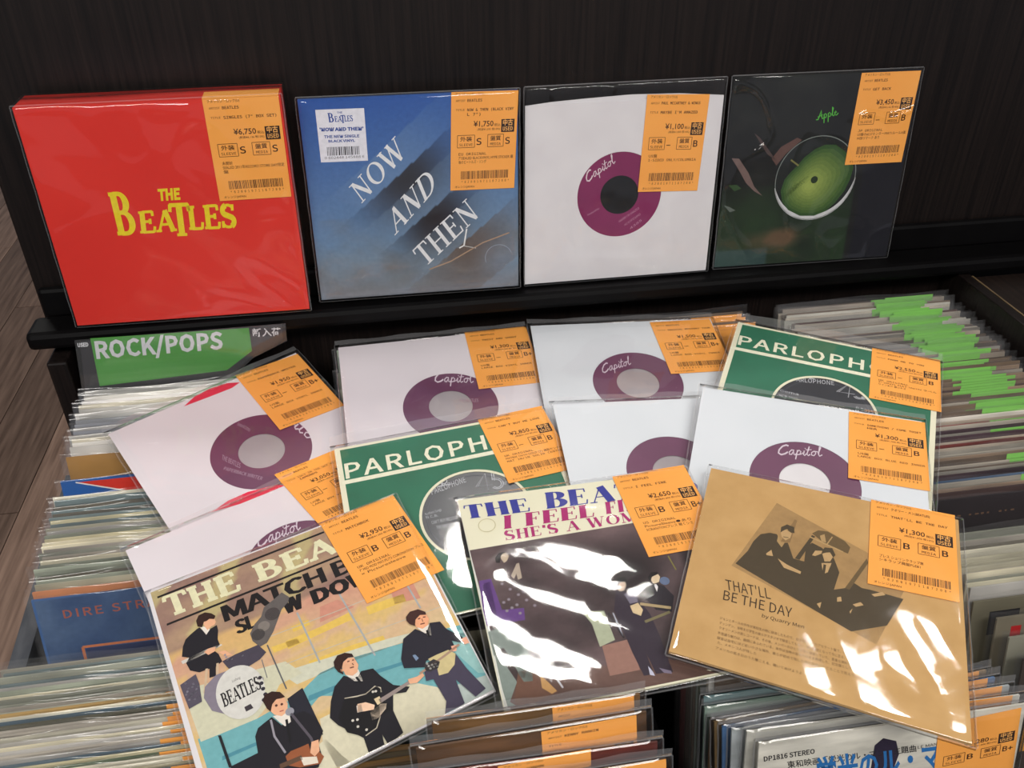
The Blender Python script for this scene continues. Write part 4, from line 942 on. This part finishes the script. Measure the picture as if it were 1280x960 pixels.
for t_, o_, e_, tp in (('NOW', (305, 525), (478, 335), (258, 462)), ('AND', (432, 642), (592, 462), (398, 565)), ('THEN', (545, 762), (750, 568), (494, 700))):
    pr.serif(t_, q(*o_), q(*e_), q(*tp), (226, 228, 232), k=.17, n=.06, ser=.045, gap=.06)
pr.line([q(700, 618), q(690, 680), q(672, 690)], .0014, (226, 228, 230)); pr.line([q(690, 682), (q(735, 690))], .0008, (190, 188, 186))
pr.line([q(560, 770), q(640, 740), q(760, 670), q(860, 632)], .0012, (164, 138, 116))
pr.ring(q(820, 725), .0125, .0129, (150, 164, 184), 24, 20, 200); pr.up()
stk = [q(132, 172), q(315, 165), q(330, 362), q(154, 369)]
pr.poly(stk, (226, 226, 236)); pr.up(); BL_ = (46, 74, 150)
pr.text('THE', q(214, 186), q(234, 185), q(213, 179), BL_, .01)
pr.serif('B', q(183, 219), q(204, 218), q(177, 184), BL_, k=.24, n=.09, ser=.07); pr.serif('EA', q(206, 217), q(233, 216), q(203, 196), BL_, k=.22, n=.10, ser=.10, gap=.02); pr.serif('T', q(229, 222), q(245, 221), q(226, 192), BL_, k=.24, n=.1, ser=.07); pr.serif('LES', q(242, 216), q(274, 214), q(240, 194), BL_, k=.22, n=.1, ser=.1, gap=.02)
pr.text("'NOW AND THEN'", q(149, 252), q(313, 248), q(148, 240), BL_, .02); pr.text('THE NEW SINGLE', q(166, 278), q(298, 274), q(165, 268), BL_, .015); pr.text('BLACK VINYL', q(182, 294), q(282, 291), q(181, 285), BL_, .015)
x = 176; rn = random.Random(4)
while x < 296:
    w_ = rn.choice((2, 3, 5)); y0 = 312-(x-176)*.04; pr.poly([q(x, y0), q(x+w_, y0), q(x+w_+2, y0+32), q(x+2, y0+32)], (30, 30, 40)); x += w_+rn.choice((2, 3, 4))
pr.text('0 602448 145888 6', q(168, 357), q(316, 351), q(168, 348), (40, 40, 50))
pr.build('cover_picture', s.root)
price_tag(s, (564, 115), (648, 112.5), (563, 238), TT(title='NOW & THEN (BLACK VINYL 7")', price='¥1,750', net='1,591', g1='S', g2='S', note=['EU ORIGINAL', '7"/SEALED BLACKVINYL HYPE STICKER 最', '後のビートルズ・ソング']))
film(s, outer(pts, .0015), 32, flap=0, amp=.0006, zb=-.0040)

s = standing((.2275, .7632, -.3075), .004, .091, 'vinyl_single', 'white-sleeved single with magenta label and dark centre hole, third on the display ledge', 'record', group=LEDGE)
P = s.P; q = s.Q(640, 70, .3125)
pts = [P(656.5, 133), P(905, 119), P(882, 337.5), P(656, 355.5)]
c = q(430, 556); 
hs = [P(656, 355.5), P(882, 337.5), P(905, 119.5), P(840, 117.5), P(780, 119), P(720, 124.5), P(656.5, 132.5)]
holed_slab('paper_sleeve', pts, c, .0408, -.0006, 0, MAT['paper'], s.root)
slab('sleeve_back', [P(656.5, 133), P(690, 128), P(734, 123.5), P(790, 118.5), P(850, 117), P(905, 119), P(882, 337.5), P(656, 355.5)], -.0022, -.0012, MAT['paper'], s.root)
slab('record_disc', [(c[0]+.082*math.cos(math.radians(a_)), c[1]+.082*math.sin(math.radians(a_))) for a_ in range(0, 360, 8)], -.0011, -.0009, MAT['vinyl'], s.root)
lb = annulus('record_label', c, .0185, .0445, -.0004, MAT['magenta'], s.root)
pr = Print(-.00035); pr.script(CAPSCRIPT, 4.8, q(300, 506), q(415, 426), q(288, 474), (224, 206, 214))
for i, t_ in enumerate(('MAYBE I\'M AMAZED', 'PAUL McCARTNEY & WINGS', '4385')): pr.text(t_, q(430+22*i, 672+14*i-5), q(510+5*i, 612+24*i), q(427+22*i, 664+14*i-5), (190, 140, 165))
pr.text('Produced by', q(305, 640), q(350, 612), q(302, 634), (190, 140, 165)); pr.build('label_print', lb)
price_tag(s, (809, 118), (887, 117.5), (797, 239.7), TT(artist='PAUL MCCARTNEY & WINGS', title="MAYBE I'M AMAZED", price='¥1,100', g1='-', g2='B', note=['US盤', '1-SIDED ONLY/COLUMBIA']))
film(s, [P(655, 109), P(909, 96), P(884, 338), P(655.5, 357)], 33, flap=0, amp=.0010, n=80, crease=.0030, zb=-.0026)

s = standing((.4205, .7682, -.3085), -.010, .099, 'vinyl_single', 'dark sleeve with a green fruit on the round label, rightmost on the display ledge', 'record', group=LEDGE)
P = s.P; q = s.Q(880, 70, .291545)
pts = [P(917, 97), P(1152, 86), P(1107, 320), P(892.5, 334)]
slab('card_sleeve', pts, -.003, 0, MAT['darkcard'], s.root)
pr = Print()
def leafy(u, v):
    n = fbm(u*5, v*5, 21, 4); m_ = fbm(u*8+3, v*8, 22, 3)
    c = mixc((10, 11, 14), (36, 38, 36), n*1.5-.25)
    if v > .55 and u < .75: c = mixc(c, (38, 60, 36), min(1, (v-.5-.15*(m_-.5))*5)*(.25+n*.9))
    c = mixc(c, (112, 84, 64), min(.8, max(0, 1-abs(v-.86-.1*(n-.5))/.07)*max(0, 1-abs(u-.32)/.22)*1.6*m_*1.6))
    if v > .9 and u < .3: c = mixc(c, (56, 78, 88), .6)
    if u > .78: c = mixc(c, (20, 20, 32), .7)
    return c
pr.grid(pts, 60, 60, leafy); pr.up()
for L, cc in (([(118, 438), (150, 440), (190, 500), (215, 560), (250, 600), (215, 580), (180, 545), (150, 490)], (112, 92, 88)), ([(215, 330), (240, 350), (290, 420), (310, 450), (270, 420)], (74, 60, 58)), ([(105, 555), (140, 552), (160, 568), (130, 580)], (52, 76, 46)), ([(85, 640), (110, 648), (135, 662), (110, 670)], (96, 104, 98)), ([(290, 440), (330, 390), (400, 350), (420, 360), (350, 420), (310, 470)], (92, 66, 60))):
    pr.poly([q(*p) for p in L], cc)
pr.up()
c = q(478, 525); r = .0412
pr.disc(c, r, (30, 34, 34), 56); pr.up()
pr.ring(c, r-.0005, r+.0003, (120, 128, 124), 56); 
lo = []
for i in range(25):
    a_ = math.radians(-170+i*7.0); lo.append((c[0]+(r+.0006)*math.cos(a_), c[1]+(r+.0006)*math.sin(a_)))
for i in range(24, -1, -1):
    a_ = math.radians(-170+i*7.0); th = .0042*math.sin(math.pi*i/24)**.7; lo.append((c[0]+(r-th)*math.cos(a_), c[1]+(r-th)*math.sin(a_)))
pr.poly(lo, (206, 206, 208)); pr.up()
ap = [(400, 470), (430, 435), (475, 400), (520, 380), (565, 380), (600, 405), (635, 440), (640, 480), (625, 530), (600, 580), (560, 630), (520, 665), (470, 685), (410, 685), (360, 660), (335, 625), (328, 580), (345, 530), (370, 500)]
apl = [q(*p) for p in ap]; cx = sum(p[0] for p in apl)/len(apl); cy = sum(p[1] for p in apl)/len(apl)
m = len(apl)
for kk in range(10):      # printed fruit, lighter on its left flank
    s0 = 1-kk*.095; hx, hy = -.008*kk/10, -.005*kk/10
    pr.poly([(cx+(p[0]-cx)*s0+hx, cy+(p[1]-cy)*s0+hy) for p in apl], mixc((50, 80, 40), (150, 166, 84), (kk/9)**.8)); pr.up()
pr.disc(q(472, 530), .0036, (38, 52, 34), 20); pr.line([q(372, 445), q(405, 470)], .0016, (120, 116, 70))
GN = (70, 92, 40)
for i, t_ in enumerate(('GET BACK', 'Lennon-McCartney', 'THE BEATLES', 'with Billy Preston')): pr.text(t_, q(345+i*6, 620-i*20+(20 if i > 1 else 0)), q(400+i*16, 565-i*22+(20 if i > 1 else 0)), q(340+i*6, 612-i*20+(20 if i > 1 else 0)), GN)
pr.script(APPSCRIPT, 2.9, q(485, 275), q(578, 250), q(480, 240), (84, 178, 66))
pr.build('cover_picture', s.root)
price_tag(s, (1077, 91), (1151, 88), (1055.5, 206), TT(title='GET BACK', price='¥3,450', net='3,136', g1='-', g2='B', note=['JP ORIGINAL', 'US盤の#2.3/センター/MAT1ルールA面', 'WEBリマーク あり']))
film(s, [P(915.5, 95), P(1154.5, 84), P(1108.5, 321), P(891, 336)], 34, flap=0, amp=.0012, n=110, crease=.0050, zb=-.0036)
# ------------------------------------------------------------------ acrylic section sign behind the first bin
sg = standing((-.180, .7330, -.475), 0, 0, 'section_sign', 'clear sign holder with green field reading rock and pops in white, under the red box', 'sign')
P = sg.P
slab('sign_card', [P(100, 427), P(352, 405), P(353, 424), P(314, 445), P(288, 470), P(107, 492)], -.0005, .0005, MAT['blackcard'], sg.root)
slab('green_field', [P(113, 422.5), P(311, 409.5), P(315, 438), P(284, 462), P(125, 482)], .0006, .0009, MAT['greenboard'], sg.root)
pr = Print(.0011); W_ = (226, 226, 230)
pr.text('ROCK/POPS', P(121, 447), P(279, 434.5), P(118, 427), W_, .014, 1.02)
pr.text('USED', P(97.5, 433), P(111, 432), P(97, 428.5), W_, .02)
pr.text('新入荷', P(316, 419.5), P(351.5, 418), P(315, 412), W_, .02)
pr.build('lettering', sg.root)
a_, b_, c_, d_ = P(94, 424), P(357, 403), P(359, 424), P(105, 496)
pan = slab('clear_panel', [a_, b_, c_, P(316, 446), P(290, 472), d_], .0016, .0030, MAT['acrylic'], sg.root)

# ------------------------------------------------------------------ packed records standing in the bins
def interp(T, y):
    T = sorted(T)
    if y <= T[0][0]: return T[0][1]
    for (a0, b0), (a1, b1) in zip(T, T[1:]):
        if y <= a1: return b0+(b1-b0)*(y-a0)/(a1-a0)
    return T[-1][1]
TOPS = {1: [(.76, -.440), (.70, -.447), (.65, -.452), (.60, -.476), (.55, -.497), (.50, -.503), (.447, -.500), (.25, -.505)],
        2: [(.76, -.440), (.60, -.46), (.45, -.480), (.25, -.485)],
        3: [(.76, -.440), (.60, -.455), (.45, -.470), (.36, -.478), (.25, -.488)],
        4: [(.76, -.446), (.62, -.446), (.50, -.462), (.40, -.478), (.25, -.490)]}
XR = {1: (-.291, -.103), 2: (-.066, .138), 3: (.174, .364), 4: (.388, .586)}

def pile_limit(x0, x1, y):
    lim = 9
    for s, q, size in LYING:
        for i in range(9):
            x = x0+(x1-x0)*i/8
            z = q[2]+q[4]*(x-q[0])+q[5]*(y-q[1])
            d = Vector((x, y, z+H0))-s.C
            if abs(d.dot(s.u)) < size/2+.004 and abs(d.dot(s.v)) < size/2+.012: lim = min(lim, z-.0065)
    return lim

SW = .180
def sleeve_mesh(t):               # a card pocket: front and back board with the open slot between them along the top
    a, g, d, w2 = t/2, t*.24, .0025, SW/2
    prof = [(-a, -.180), (a, -.180), (a, 0), (g, 0), (g, -d), (-g, -d), (-g, 0), (-a, 0)]
    V = [(x, y, z) for x in (-w2, w2) for (y, z) in prof]; n = 8
    F = [(i, (i+1) % n, n+(i+1) % n, n+i) for i in range(n)]+[(0, 7, 6, 5, 4, 3, 2, 1), tuple(range(8, 16))]
    return mk('sleeve', V, F, MAT['card'], link_it=False)
SLV = [sleeve_mesh(t) for t in (.0010, .0013, .0015)]
def bag_mesh(seed, up=.006):
    r = random.Random(seed); V = []; F = []; n = 16; W2 = .095
    zs = (up, up*.4, -.002, -.010, -.030, -.179)
    for side in (-1, 1):
        b = len(V)
        for j, z in enumerate(zs):
            for i in range(n+1):
                x = -W2+2*W2*i/n
                wv = (.00045*math.sin(i*1.37+seed)*(1 if j == 0 else 0))+r.uniform(0, .00012)*(0 if j == 0 else 1)*(-side)
                y = side*(.0003 if j == 0 else .00110)+wv
                V.append((x, y, z+(.0012*math.sin(i*.5+seed*2) if j == 0 else 0)))
        for j in range(len(zs)-1):
            for i in range(n):
                a = b+j*(n+1)+i; F.append((a+n+1, a+n+2, a+1, a) if side < 0 else (a, a+1, a+n+2, a+n+1))
    return mk('plastic_bag', V, F, MAT['film_bin'], smooth=True, link_it=False)
BAGS = [bag_mesh(k) for k in range(8)]; BAGS_LOW = [bag_mesh(k, .002) for k in range(4)]
TAGM = {}
for c_ in ('tag', 'tag_green'):
    v, f = box_vf(-.027, .027, -.00005, .00005, -.085, .001)
    TAGM[c_] = mk('price_tag', v, f, MAT[c_], link_it=False)

def palette(rnd, L):
    c = rnd.choice(L); k = rnd.uniform(.85, 1.1); return tuple(min(255, x*k) for x in c)
def nm(c):
    r, g, b_ = c; L = (r+g+b_)/3
    if max(c)-min(c) < 28: return 'white' if L > 190 else ('grey' if L > 90 else 'black')
    if r > g+25 and r > b_+25: return 'brown' if (r < 190 and g > 60) else ('tan' if g > 120 else 'red')
    if b_ >= r and b_ >= g: return 'blue'
    if g >= r: return 'green'
    return 'cream'
LEAN = .245; CL_, SL_ = math.cos(LEAN), math.sin(LEAN); GAPP = .00265; LASTP = {}; ROW = {}
def record(x, y, ztop, lean, col, where, group, tagc=None, rnd=random, low=False, thick=None, yaw=0, name='packed_record', bag=True, label=None):
    k = next((c for c, (xa, xb) in XR.items() if xa-.03 < x-.06 and x+.06 < xb+.035 and abs(x-(xa+xb)/2) < .03), 4)
    lim = pile_limit(x-.095, x+.095, y)
    if lim-.0035 < ztop+.006: low = True; ztop = min(ztop, lim-.0035-.0025)
    pp = y*CL_-ztop*SL_                                    # place of the sleeve's plane along the row
    pp = min(pp, LASTP.get(k, 9)-GAPP); y = (pp+ztop*SL_)/CL_
    LASTP[k] = pp; ROW.setdefault(k, []).append((pp, y-.180*SL_, ztop-.180*CL_-.0008)); lean = LEAN; yaw = 0
    root = bpy.data.objects.new(name, thick or rnd.choice(SLV)); COL.objects.link(root)
    root.location = (x, y, ztop+H0); root.rotation_euler = (-lean, 0, yaw); root.color = lin(col)
    tag(root, label or (nm(col)+' record sleeve '+where), 'record', group)
    if bag:
        o = bpy.data.objects.new('plastic_bag', rnd.choice(BAGS_LOW if low else BAGS)); COL.objects.link(o); o.parent = root
        o.location = (rnd.uniform(-.0006, .0006), 0, 0)
    if tagc:
        o = bpy.data.objects.new('price_tag', TAGM[tagc]); COL.objects.link(o); o.parent = root
        o.location = ((.062 if tagc == 'tag' else .044)+rnd.uniform(-.014, .008), -.00088, rnd.uniform(.000, .0045) if not low else 0)
    return root

def fill(k, y0, y1, step, pal, where, group, tagc=None, tagp=0.0, seed=1, lean=math.radians(14), xj=.0025, tagpal=None, zoff=0, zj=.0022, xo=0):
    rnd = random.Random(seed); xa, xb = XR[k]; xc = (xa+xb)/2+xo; y = y0
    while y > y1:
        lim = pile_limit(xa, xb, y)
        z = interp(TOPS[k], y)+rnd.uniform(-zj, zj)+zoff; low = False
        t = tagc if rnd.random() < tagp else None
        record(xc+rnd.uniform(-xj, xj), y, z, lean+rnd.uniform(-.012, .012), palette(rnd, pal), where, group, t, rnd, low, yaw=rnd.uniform(-.008, .008))
        y -= step*rnd.uniform(.85, 1.15)

WH = [(226, 222, 218), (214, 210, 204), (232, 228, 226), (196, 194, 190), (170, 172, 178), (224, 216, 196), (150, 152, 160)]
CR = [(212, 204, 178), (196, 190, 166), (222, 216, 196), (170, 172, 156), (150, 156, 140), (206, 196, 160), (186, 178, 166), (98, 92, 80), (120, 138, 140), (200, 196, 190)]
MX = CR+CR+[(84, 108, 124), (190, 156, 96), (110, 128, 100), (150, 100, 84), (86, 84, 70)]
BR = [(150, 126, 104), (128, 108, 92), (178, 164, 148), (104, 88, 76), (190, 180, 166), (146, 140, 130), (84, 62, 60), (200, 196, 186)]
BX = BR+[(70, 96, 128), (128, 52, 48), (60, 40, 48), (150, 158, 150)]
g1 = 'records packed in the leftmost rear bin'
fill(1, .727, .655, .0045, WH, 'standing edge-on right in front of the section sign', 'white records in front of the section sign', 'tag', .15, 1)
# gap with a brown sleeve, then the red and blue sleeve
record(-.197, .648, -.4545, .2, (166, 122, 62), 'x', 'x', None, random.Random(3), label='brown record sleeve standing just behind the red and blue one, leftmost bin', thick=SLV[2])
for o in [o for o in bpy.data.objects if o.get('group') == 'x']: del o['group']
rb_ = record(-.1965, .622, -.4605, .25, (20, 84, 156), 'x', None, None, random.Random(5), label='blue record sleeve with a red wedge along its top, leftmost rear bin', thick=SLV[2])
pr = Print(.00082); 
def onface(root, build):                      # ink on the front (-y) face of a standing sleeve
    build.V = [(v[0], -v[2], v[1]) for v in build.V]
    return build.build('cover_picture', root)
pr.poly([(-.078, -.002), (.089, -.002), (.089, -.055)], (208, 48, 34)); pr.up(); pr.line([(-.078, -.002), (.089, -.055)], .0012, (226, 220, 214)); pr.text('BUCK A', (-.012, -.0135), (.022, -.0135), (-.012, -.0105), (222, 150, 60)); onface(rb_, pr)
fill(1, .605, .521, .0034, CR, 'edge-on between the red-and-blue sleeve and the dark blue one', 'pale records in the middle of the leftmost rear bin', 'tag', .04, 2, zoff=.002)
ob = record(-.1965, .5165, -.5020, .23, (196, 128, 88), 'x', None, None, random.Random(7), label='thin orange-brown sleeve directly behind the dark blue framed sleeve, leftmost bin')
ds = record(-.1965, .511, -.5045, .23, (66, 100, 150), 'x', None, None, random.Random(8), label='dark blue record sleeve with a thin orange frame, front of the leftmost rear bin', thick=SLV[2])
pr = Print(.00082); pr.grid([(-.088, -.001), (.09, -.001), (.09, -.178), (-.088, -.178)], 24, 24, lambda u, v: mixc((44, 66, 106), (92, 114, 146), fbm(u*5, v*6, 8)*1.4-.25)); pr.up()
OR = (196, 118, 82)
pr.text('DIRE STRAITS', (-.070, -.0185), (.020, -.0165), (-.070, -.0115), (160, 92, 80), .006, 1.1)
for a2, b2 in (((-.062, -.046), (.062, -.046)), ((-.062, -.046), (-.062, -.16)), ((.062, -.046), (.062, -.16))): pr.line([a2, b2], .0022, OR)
pr.poly([(-.060, -.048), (.06, -.048), (.06, -.16), (-.06, -.16)], (54, 62, 96)); onface(ds, pr)
fill(1, .444, .305, .0030, MX, 'edge-on in the front left bin below the dark blue sleeve', 'records packed in the front left bin', 'tag', .55, 4, zj=.003)
# second bin
sp = record(.036, .744, -.4395, .16, (192, 206, 186), 'x', None, 'tag', random.Random(9), label='pale green sleeve with orange tag at the very back of the second bin', thick=SLV[2])
fill(2, .734, .475, .022, CR, 'standing in the second rear bin under the pile of singles', 'records under the pile in the second bin', 'tag', .8, 5)
fill(2, .425, .345, .02, CR, 'standing in the second front bin under the picture sleeves', 'records hidden under the picture sleeves', 'tag', .5, 6)
CD = [(70, 62, 50), (92, 80, 58), (52, 60, 92), (128, 60, 44), (150, 112, 60), (110, 92, 60), (60, 50, 44)]
fill(2, .340, .302, .0040, CD, 'standing behind the orange tagged sleeves at the lower middle', 'dark records at the lower middle', 'tag', .25, 7)
# third bin
fill(3, .742, .715, .0042, BR, 'standing at the very back of the third bin behind a white single', 'records at the back of the third bin', 'tag', .9, 8)
fill(3, .706, .475, .022, BR, 'standing in the third rear bin under the pile', 'records under the pile in the third bin', 'tag', .6, 9)
fill(3, .430, .370, .0045, CR+BX, 'edge-on, its right end showing beside the brown card sleeve', 'tagged records in the third front bin', 'tag', .95, 10, zj=.003, xo=.018)
# fourth bin
fill(4, .745, .556, .0036, BR, 'edge-on in the upper part of the rightmost bin, green tags around', 'green tagged records at the back of the rightmost bin', 'tag_green', .92, 11, xj=.004)
rw = record(.487, .5535, -.4560, .22, (222, 214, 204), 'x', None, None, random.Random(12), label='white edged sleeve with orange-red corner in the rightmost bin', thick=SLV[2])
fill(4, .548, .470, .0036, BX, 'edge-on in the middle of the rightmost bin, below the white edged sleeve', 'mixed records in the middle of the rightmost bin', 'tag_green', .35, 13)
dk = record(.487, .4655, -.4660, .25, (34, 26, 30), 'x', None, None, random.Random(14), label='nearly black sleeve with small gold lettering, front of the rightmost rear bin', thick=SLV[2])
pr = Print(.00082); [pr.line([(-.07+i*.0052, -.0155), (-.0668+i*.0052-(i % 3)*.0006, -.0155)], .0016, (92, 70, 56)) for i in range(13) if i % 5 != 4]; onface(dk, pr)
fill(4, .432, .384, .0034, CR, 'edge-on in the rightmost front bin, behind the leaning sleeves', 'pale records of the rightmost front bin', None, 0, 15)
# leaning sleeves with rounded corners at the right edge
SP = [((.3745+.108, .3765, -.4815), (116, 110, 90), 'cream sleeve with a black panel, first of the leaning sleeves at the right edge', [([(-.076, -.010), (-.052, -.010), (-.052, -.03), (-.076, -.03)], (22, 20, 24))]),
      ((.492, .362, -.4840), (126, 118, 100), 'grey-white sleeve with a red stripe, among the leaning sleeves at the right edge', [([(-.078, -.008), (-.070, -.008), (-.070, -.026), (-.078, -.026)], (170, 26, 28)), ([(-.066, -.014), (-.02, -.014), (-.02, -.05), (-.066, -.05)], (44, 42, 48))]),
      ((.492, .347, -.4865), (128, 126, 112), 'off-white sleeve with blue lettering, among the leaning sleeves at the right edge', [(arc(-.068, -.022, .008, .010, 60, 300, 8)+arc(-.064, -.022, .006, .006, 300, 60, 8), (26, 96, 150))]),
      ((.493, .331, -.4900), (60, 50, 44), 'dark sleeve in front of the leaning sleeves at the right edge', [([(-.08, -.012), (-.06, -.012), (-.06, -.08), (-.08, -.08)], (214, 150, 60))])]
for loc, col, lb_, polys_ in SP:
    r_ = record(*loc, .28, col, 'x', None, None, random.Random(20), label=lb_, thick=SLV[2], yaw=-.05)
    pr = Print(.00082)
    for pl_, c2 in polys_: pr.poly(pl_, c2)
    onface(r_, pr)
# ------------------------------------------------------------------ bigger sleeves at the bottom edge, their faces in view
def facing(C, yaw, lean, label, name='packed_record', group=None):
    return standing(C, yaw, lean, name, label, 'record', group=group)
def tagged_front(px_tl, px_tr, y, lean, label, col, tg, left_mm=None, w=.182, matname=None):
    """leaning sleeve whose top edge runs between two places of the photograph at depth y"""
    r0, r1 = ray(*px_tl), ray(*px_tr)
    a_ = r0*(y/r0.y); b_ = r1*(y/r1.y); mid = (a_+b_)/2; yaw = 0.0
    C = Vector((mid.x, y, mid.z)); d = Vector((0, math.sin(lean), math.cos(lean)))
    C = C-d*(w/2)
    s = facing(C, 0, lean, label)
    return s
FRONTS = []
FR = 'tagged sleeves at the bottom edge of the photograph'
# lower middle: sleeves with orange tags
def front_sleeve(tl, tr, ytop, label, colr, tagq, seed, lean=LEAN, title='', drop=.18, bag=None):
    r0 = ray(*tl); a_ = r0*(ytop/r0.y)
    if tr is None: b_ = a_+Vector((.192, 0, 0)); tr = None
    else: r1 = ray(*tr); b_ = r1*(ytop/r1.y)
    mid = (a_+b_)/2; v = Vector((0, math.sin(lean), math.cos(lean)))
    w = (b_-a_).length
    s = facing(mid-v*.09, 0, lean, label)
    A = (-w/2, .09); B = (w/2, .09)
    if tr: A = s.P(*tl); B = s.P(*tr)
    ex, ey = B[0]-A[0], B[1]-A[1]; el = math.hypot(ex, ey); ex /= el; ey /= el          # a true rectangle hanging from its top edge
    pts = [A, B, (B[0]+ey*drop, B[1]-ex*drop), (A[0]+ey*drop, A[1]-ex*drop)]
    k = 2 if mid.x < .15 else 3
    for q_ in pts[2:]:
        wpt = s.root.matrix_world @ Vector((q_[0], q_[1], -.0019)); ROW.setdefault(k, []).append((ytop*CL_-mid.z*SL_, wpt.y, wpt.z-H0-.0048))
    FRONTS.append((k, label, ytop*math.cos(lean)-mid.z*math.sin(lean)))
    mt = noisy('sleeve_'+str(seed), tuple(c*(.62 if seed < 50 else .9) for c in colr), tuple(min(255, c*1.15) for c in colr), scale=(.5, 2, 1), nscale=40, rough=.5)
    slab('sleeve', pts, -.0016, 0, mt, s.root)
    if tagq: price_tag(s, *tagq)
    if bag is None: film(s, outer(pts, .003), seed, flap=.006, amp=.0003, zt=.0014, n=16)
    return s, pts
s, pts = front_sleeve((540, 905), (800, 868), .302, 'brown sleeve with an orange tag, rearmost of the tagged sleeves at the lower middle', (110, 78, 40), ((690, 884), (792, 869), (698, 1010), TT(head='アメリカン・ロック(U)', artist='', title='', price='¥450', g1='B', g2='B')), 41)
s, pts = front_sleeve((520, 937), (808, 890), .290, 'dark brown sleeve with a long orange tag reading kenny rankin', (92, 62, 34), ((676, 914), (795, 893), (684, 1020), TT(head='アメリカン・ロック(U)', artist='KENNY RANKIN', title='', price='¥450', g1='B', g2='B')), 42)
s, pts = front_sleeve((480, 975), (822, 928), .281, 'dark red sleeve with orange tag, second from the front, lower middle', (104, 40, 30), ((622, 957), (738, 935), (630, 1060), TT(head='アメリカン・ロック(U)', artist='R.GORDON', title='', price='¥450', g1='B', g2='B')), 43)
s, pts = front_sleeve((470, 1008), (833, 950), .270, 'brown sleeve with an orange tag, frontmost at the lower middle', (120, 84, 46), ((741, 965), (832, 948), (748, 1060), TT(head='アメリカン・ロック(U)', artist='', title='', price='¥450', g1='B', g2='B')), 44)
# lower right: blue grey sleeves, then the white film soundtrack sleeve with its tag
CL = ((880, 872), .354, 'teal edged sleeve, rearmost of those under the brown card sleeve', (108, 142, 146)), ((881, 885), .347, 'pale green sleeve second from the back under the brown card sleeve', (138, 158, 146)), \
     ((888, 899), .340, 'brown sleeve third from the back under the brown card sleeve', (100, 76, 52)), ((893, 903), .3345, 'dark tan sleeve behind the grey-blue one under the brown card sleeve', (124, 100, 66)), \
     ((903, 909), .328, 'grey-blue sleeve with a blue edge under the brown card sleeve', (74, 108, 150)), ((915, 913), .3215, 'pale grey sleeve in front of the grey-blue one', (164, 170, 172)), ((934, 915), .314, 'off-white sleeve directly behind the film soundtrack sleeve', (196, 194, 184))
RT = {3: (1233, 838), 4: (1244, 847), 5: (1262, 857), 6: (1275, 869)}
for i, (tl, y, lb_, cc) in enumerate(CL):
    s_, q_ = front_sleeve(tl, RT.get(i), y, lb_, cc, None, 50+i)
    A, B = q_[0], q_[1]; l = math.hypot(B[0]-A[0], B[1]-A[1]); ux, uy = (B[0]-A[0])/l, (B[1]-A[1])/l
    c0 = (B[0]-ux*.060-uy*.0012, B[1]-uy*.060+ux*.0012)
    price_tag(s_, c0, (c0[0]+ux*.054, c0[1]+uy*.054), (c0[0]+uy*.085, c0[1]-ux*.085), TT(artist='', title='', price='¥480', g1='B', g2='B'), local=True)
s, pts = front_sleeve((949, 930), (1283, 880), .303, 'white film soundtrack sleeve with black and blue Japanese lettering, bottom right', (204, 200, 188), None, 60, bag=0)
P = s.P; e = s.Q(820, 820, .359375)
pr = Print(.0002); BK = (34, 32, 36); BU = (40, 110, 176)
pr.poly([e(760, 310), e(790, 285), e(835, 295), e(845, 340), e(830, 380), (e(820, 470)), e(740, 470), e(745, 400)], (44, 36, 56)); pr.up()
pr.text('DP1816 STEREO', e(375, 366), e(552, 338), e(374, 350), BK, .01)
pr.text('東和映画「栄光のル・マン」主題曲', e(458, 388), e(905, 330), e(455, 370), BK, .012); pr.text('LE MANS', e(910, 322), e(990, 308), e(910, 312), BK)
pr.up(); pr.text('栄光のル・マン', e(560, 440), e(1060, 372), e(552, 372), BU, .03)
pr.build('cover_print', s.root)
price_tag(s, (1173, 906), (1276, 884), (1163, 1000), TT(artist='', title='', head='', price='¥1,280', g1='B', g2='B+'))
film(s, outer(pts, .003), 61, flap=.006, amp=.0003, zt=.0016, n=16)

# ------------------------------------------------------------------ bin floors under the sleeves' real lower edges, and the leaning cross boards
for i, (xa, xb) in enumerate(((-.294, -.0875), (-.0775, .1475), (.1575, .3965), (.3975, .5910))):
    row = ROW[i+1]; ys = [r[1] for r in row]; zs = [r[2] for r in row]; n = len(row)
    my, mz = sum(ys)/n, sum(zs)/n; sl = sum((a-my)*(b-mz) for a, b in zip(ys, zs))/sum((a-my)**2 for a in ys)
    off = min(z-sl*y for y, z in zip(ys, zs))-.0006
    V = [(x, y, off+sl*y+dz+H0) for x in (xa, xb) for (y, dz) in ((.7690, 0), (.05, 0), (.05, -.008), (.7690, -.008))]
    o = mk('bin_floor', V, [(0, 1, 5, 4), (1, 2, 6, 5), (2, 3, 7, 6), (3, 0, 4, 7), (0, 3, 2, 1), (4, 5, 6, 7)], MAT['black']); o.parent = rack; o.matrix_parent_inverse = Matrix.Translation(-rack.location)
    ps = sorted(r[0] for r in row); g = max((b-a, (a+b)/2) for a, b in zip(ps, ps[1:]) if .5 < (a+b)/2 < .62)
    zt = -.575 if i == 0 else -.545; tk = min(.005, g[0]-.005)
    def Y(z, d): return (g[1]+d+z*SL_)/CL_
    zb_ = off+sl*Y(-.69, 0)+.0005
    V = [(x, Y(z, d), z+H0) for x in (xa, xb) for z in (zt, zb_) for d in (-tk/2, tk/2)]
    o = mk('cross_board', V, [(0, 1, 3, 2), (4, 6, 7, 5), (0, 4, 5, 1), (2, 3, 7, 6), (0, 2, 6, 4), (1, 5, 7, 3)], MAT['black']); o.parent = rack; o.matrix_parent_inverse = Matrix.Translation(-rack.location)
    print('BIN', i+1, 'n', n, 'slope %.3f' % sl, 'gap %.4f' % g[0], 'low z %.3f' % (off+sl*.2))
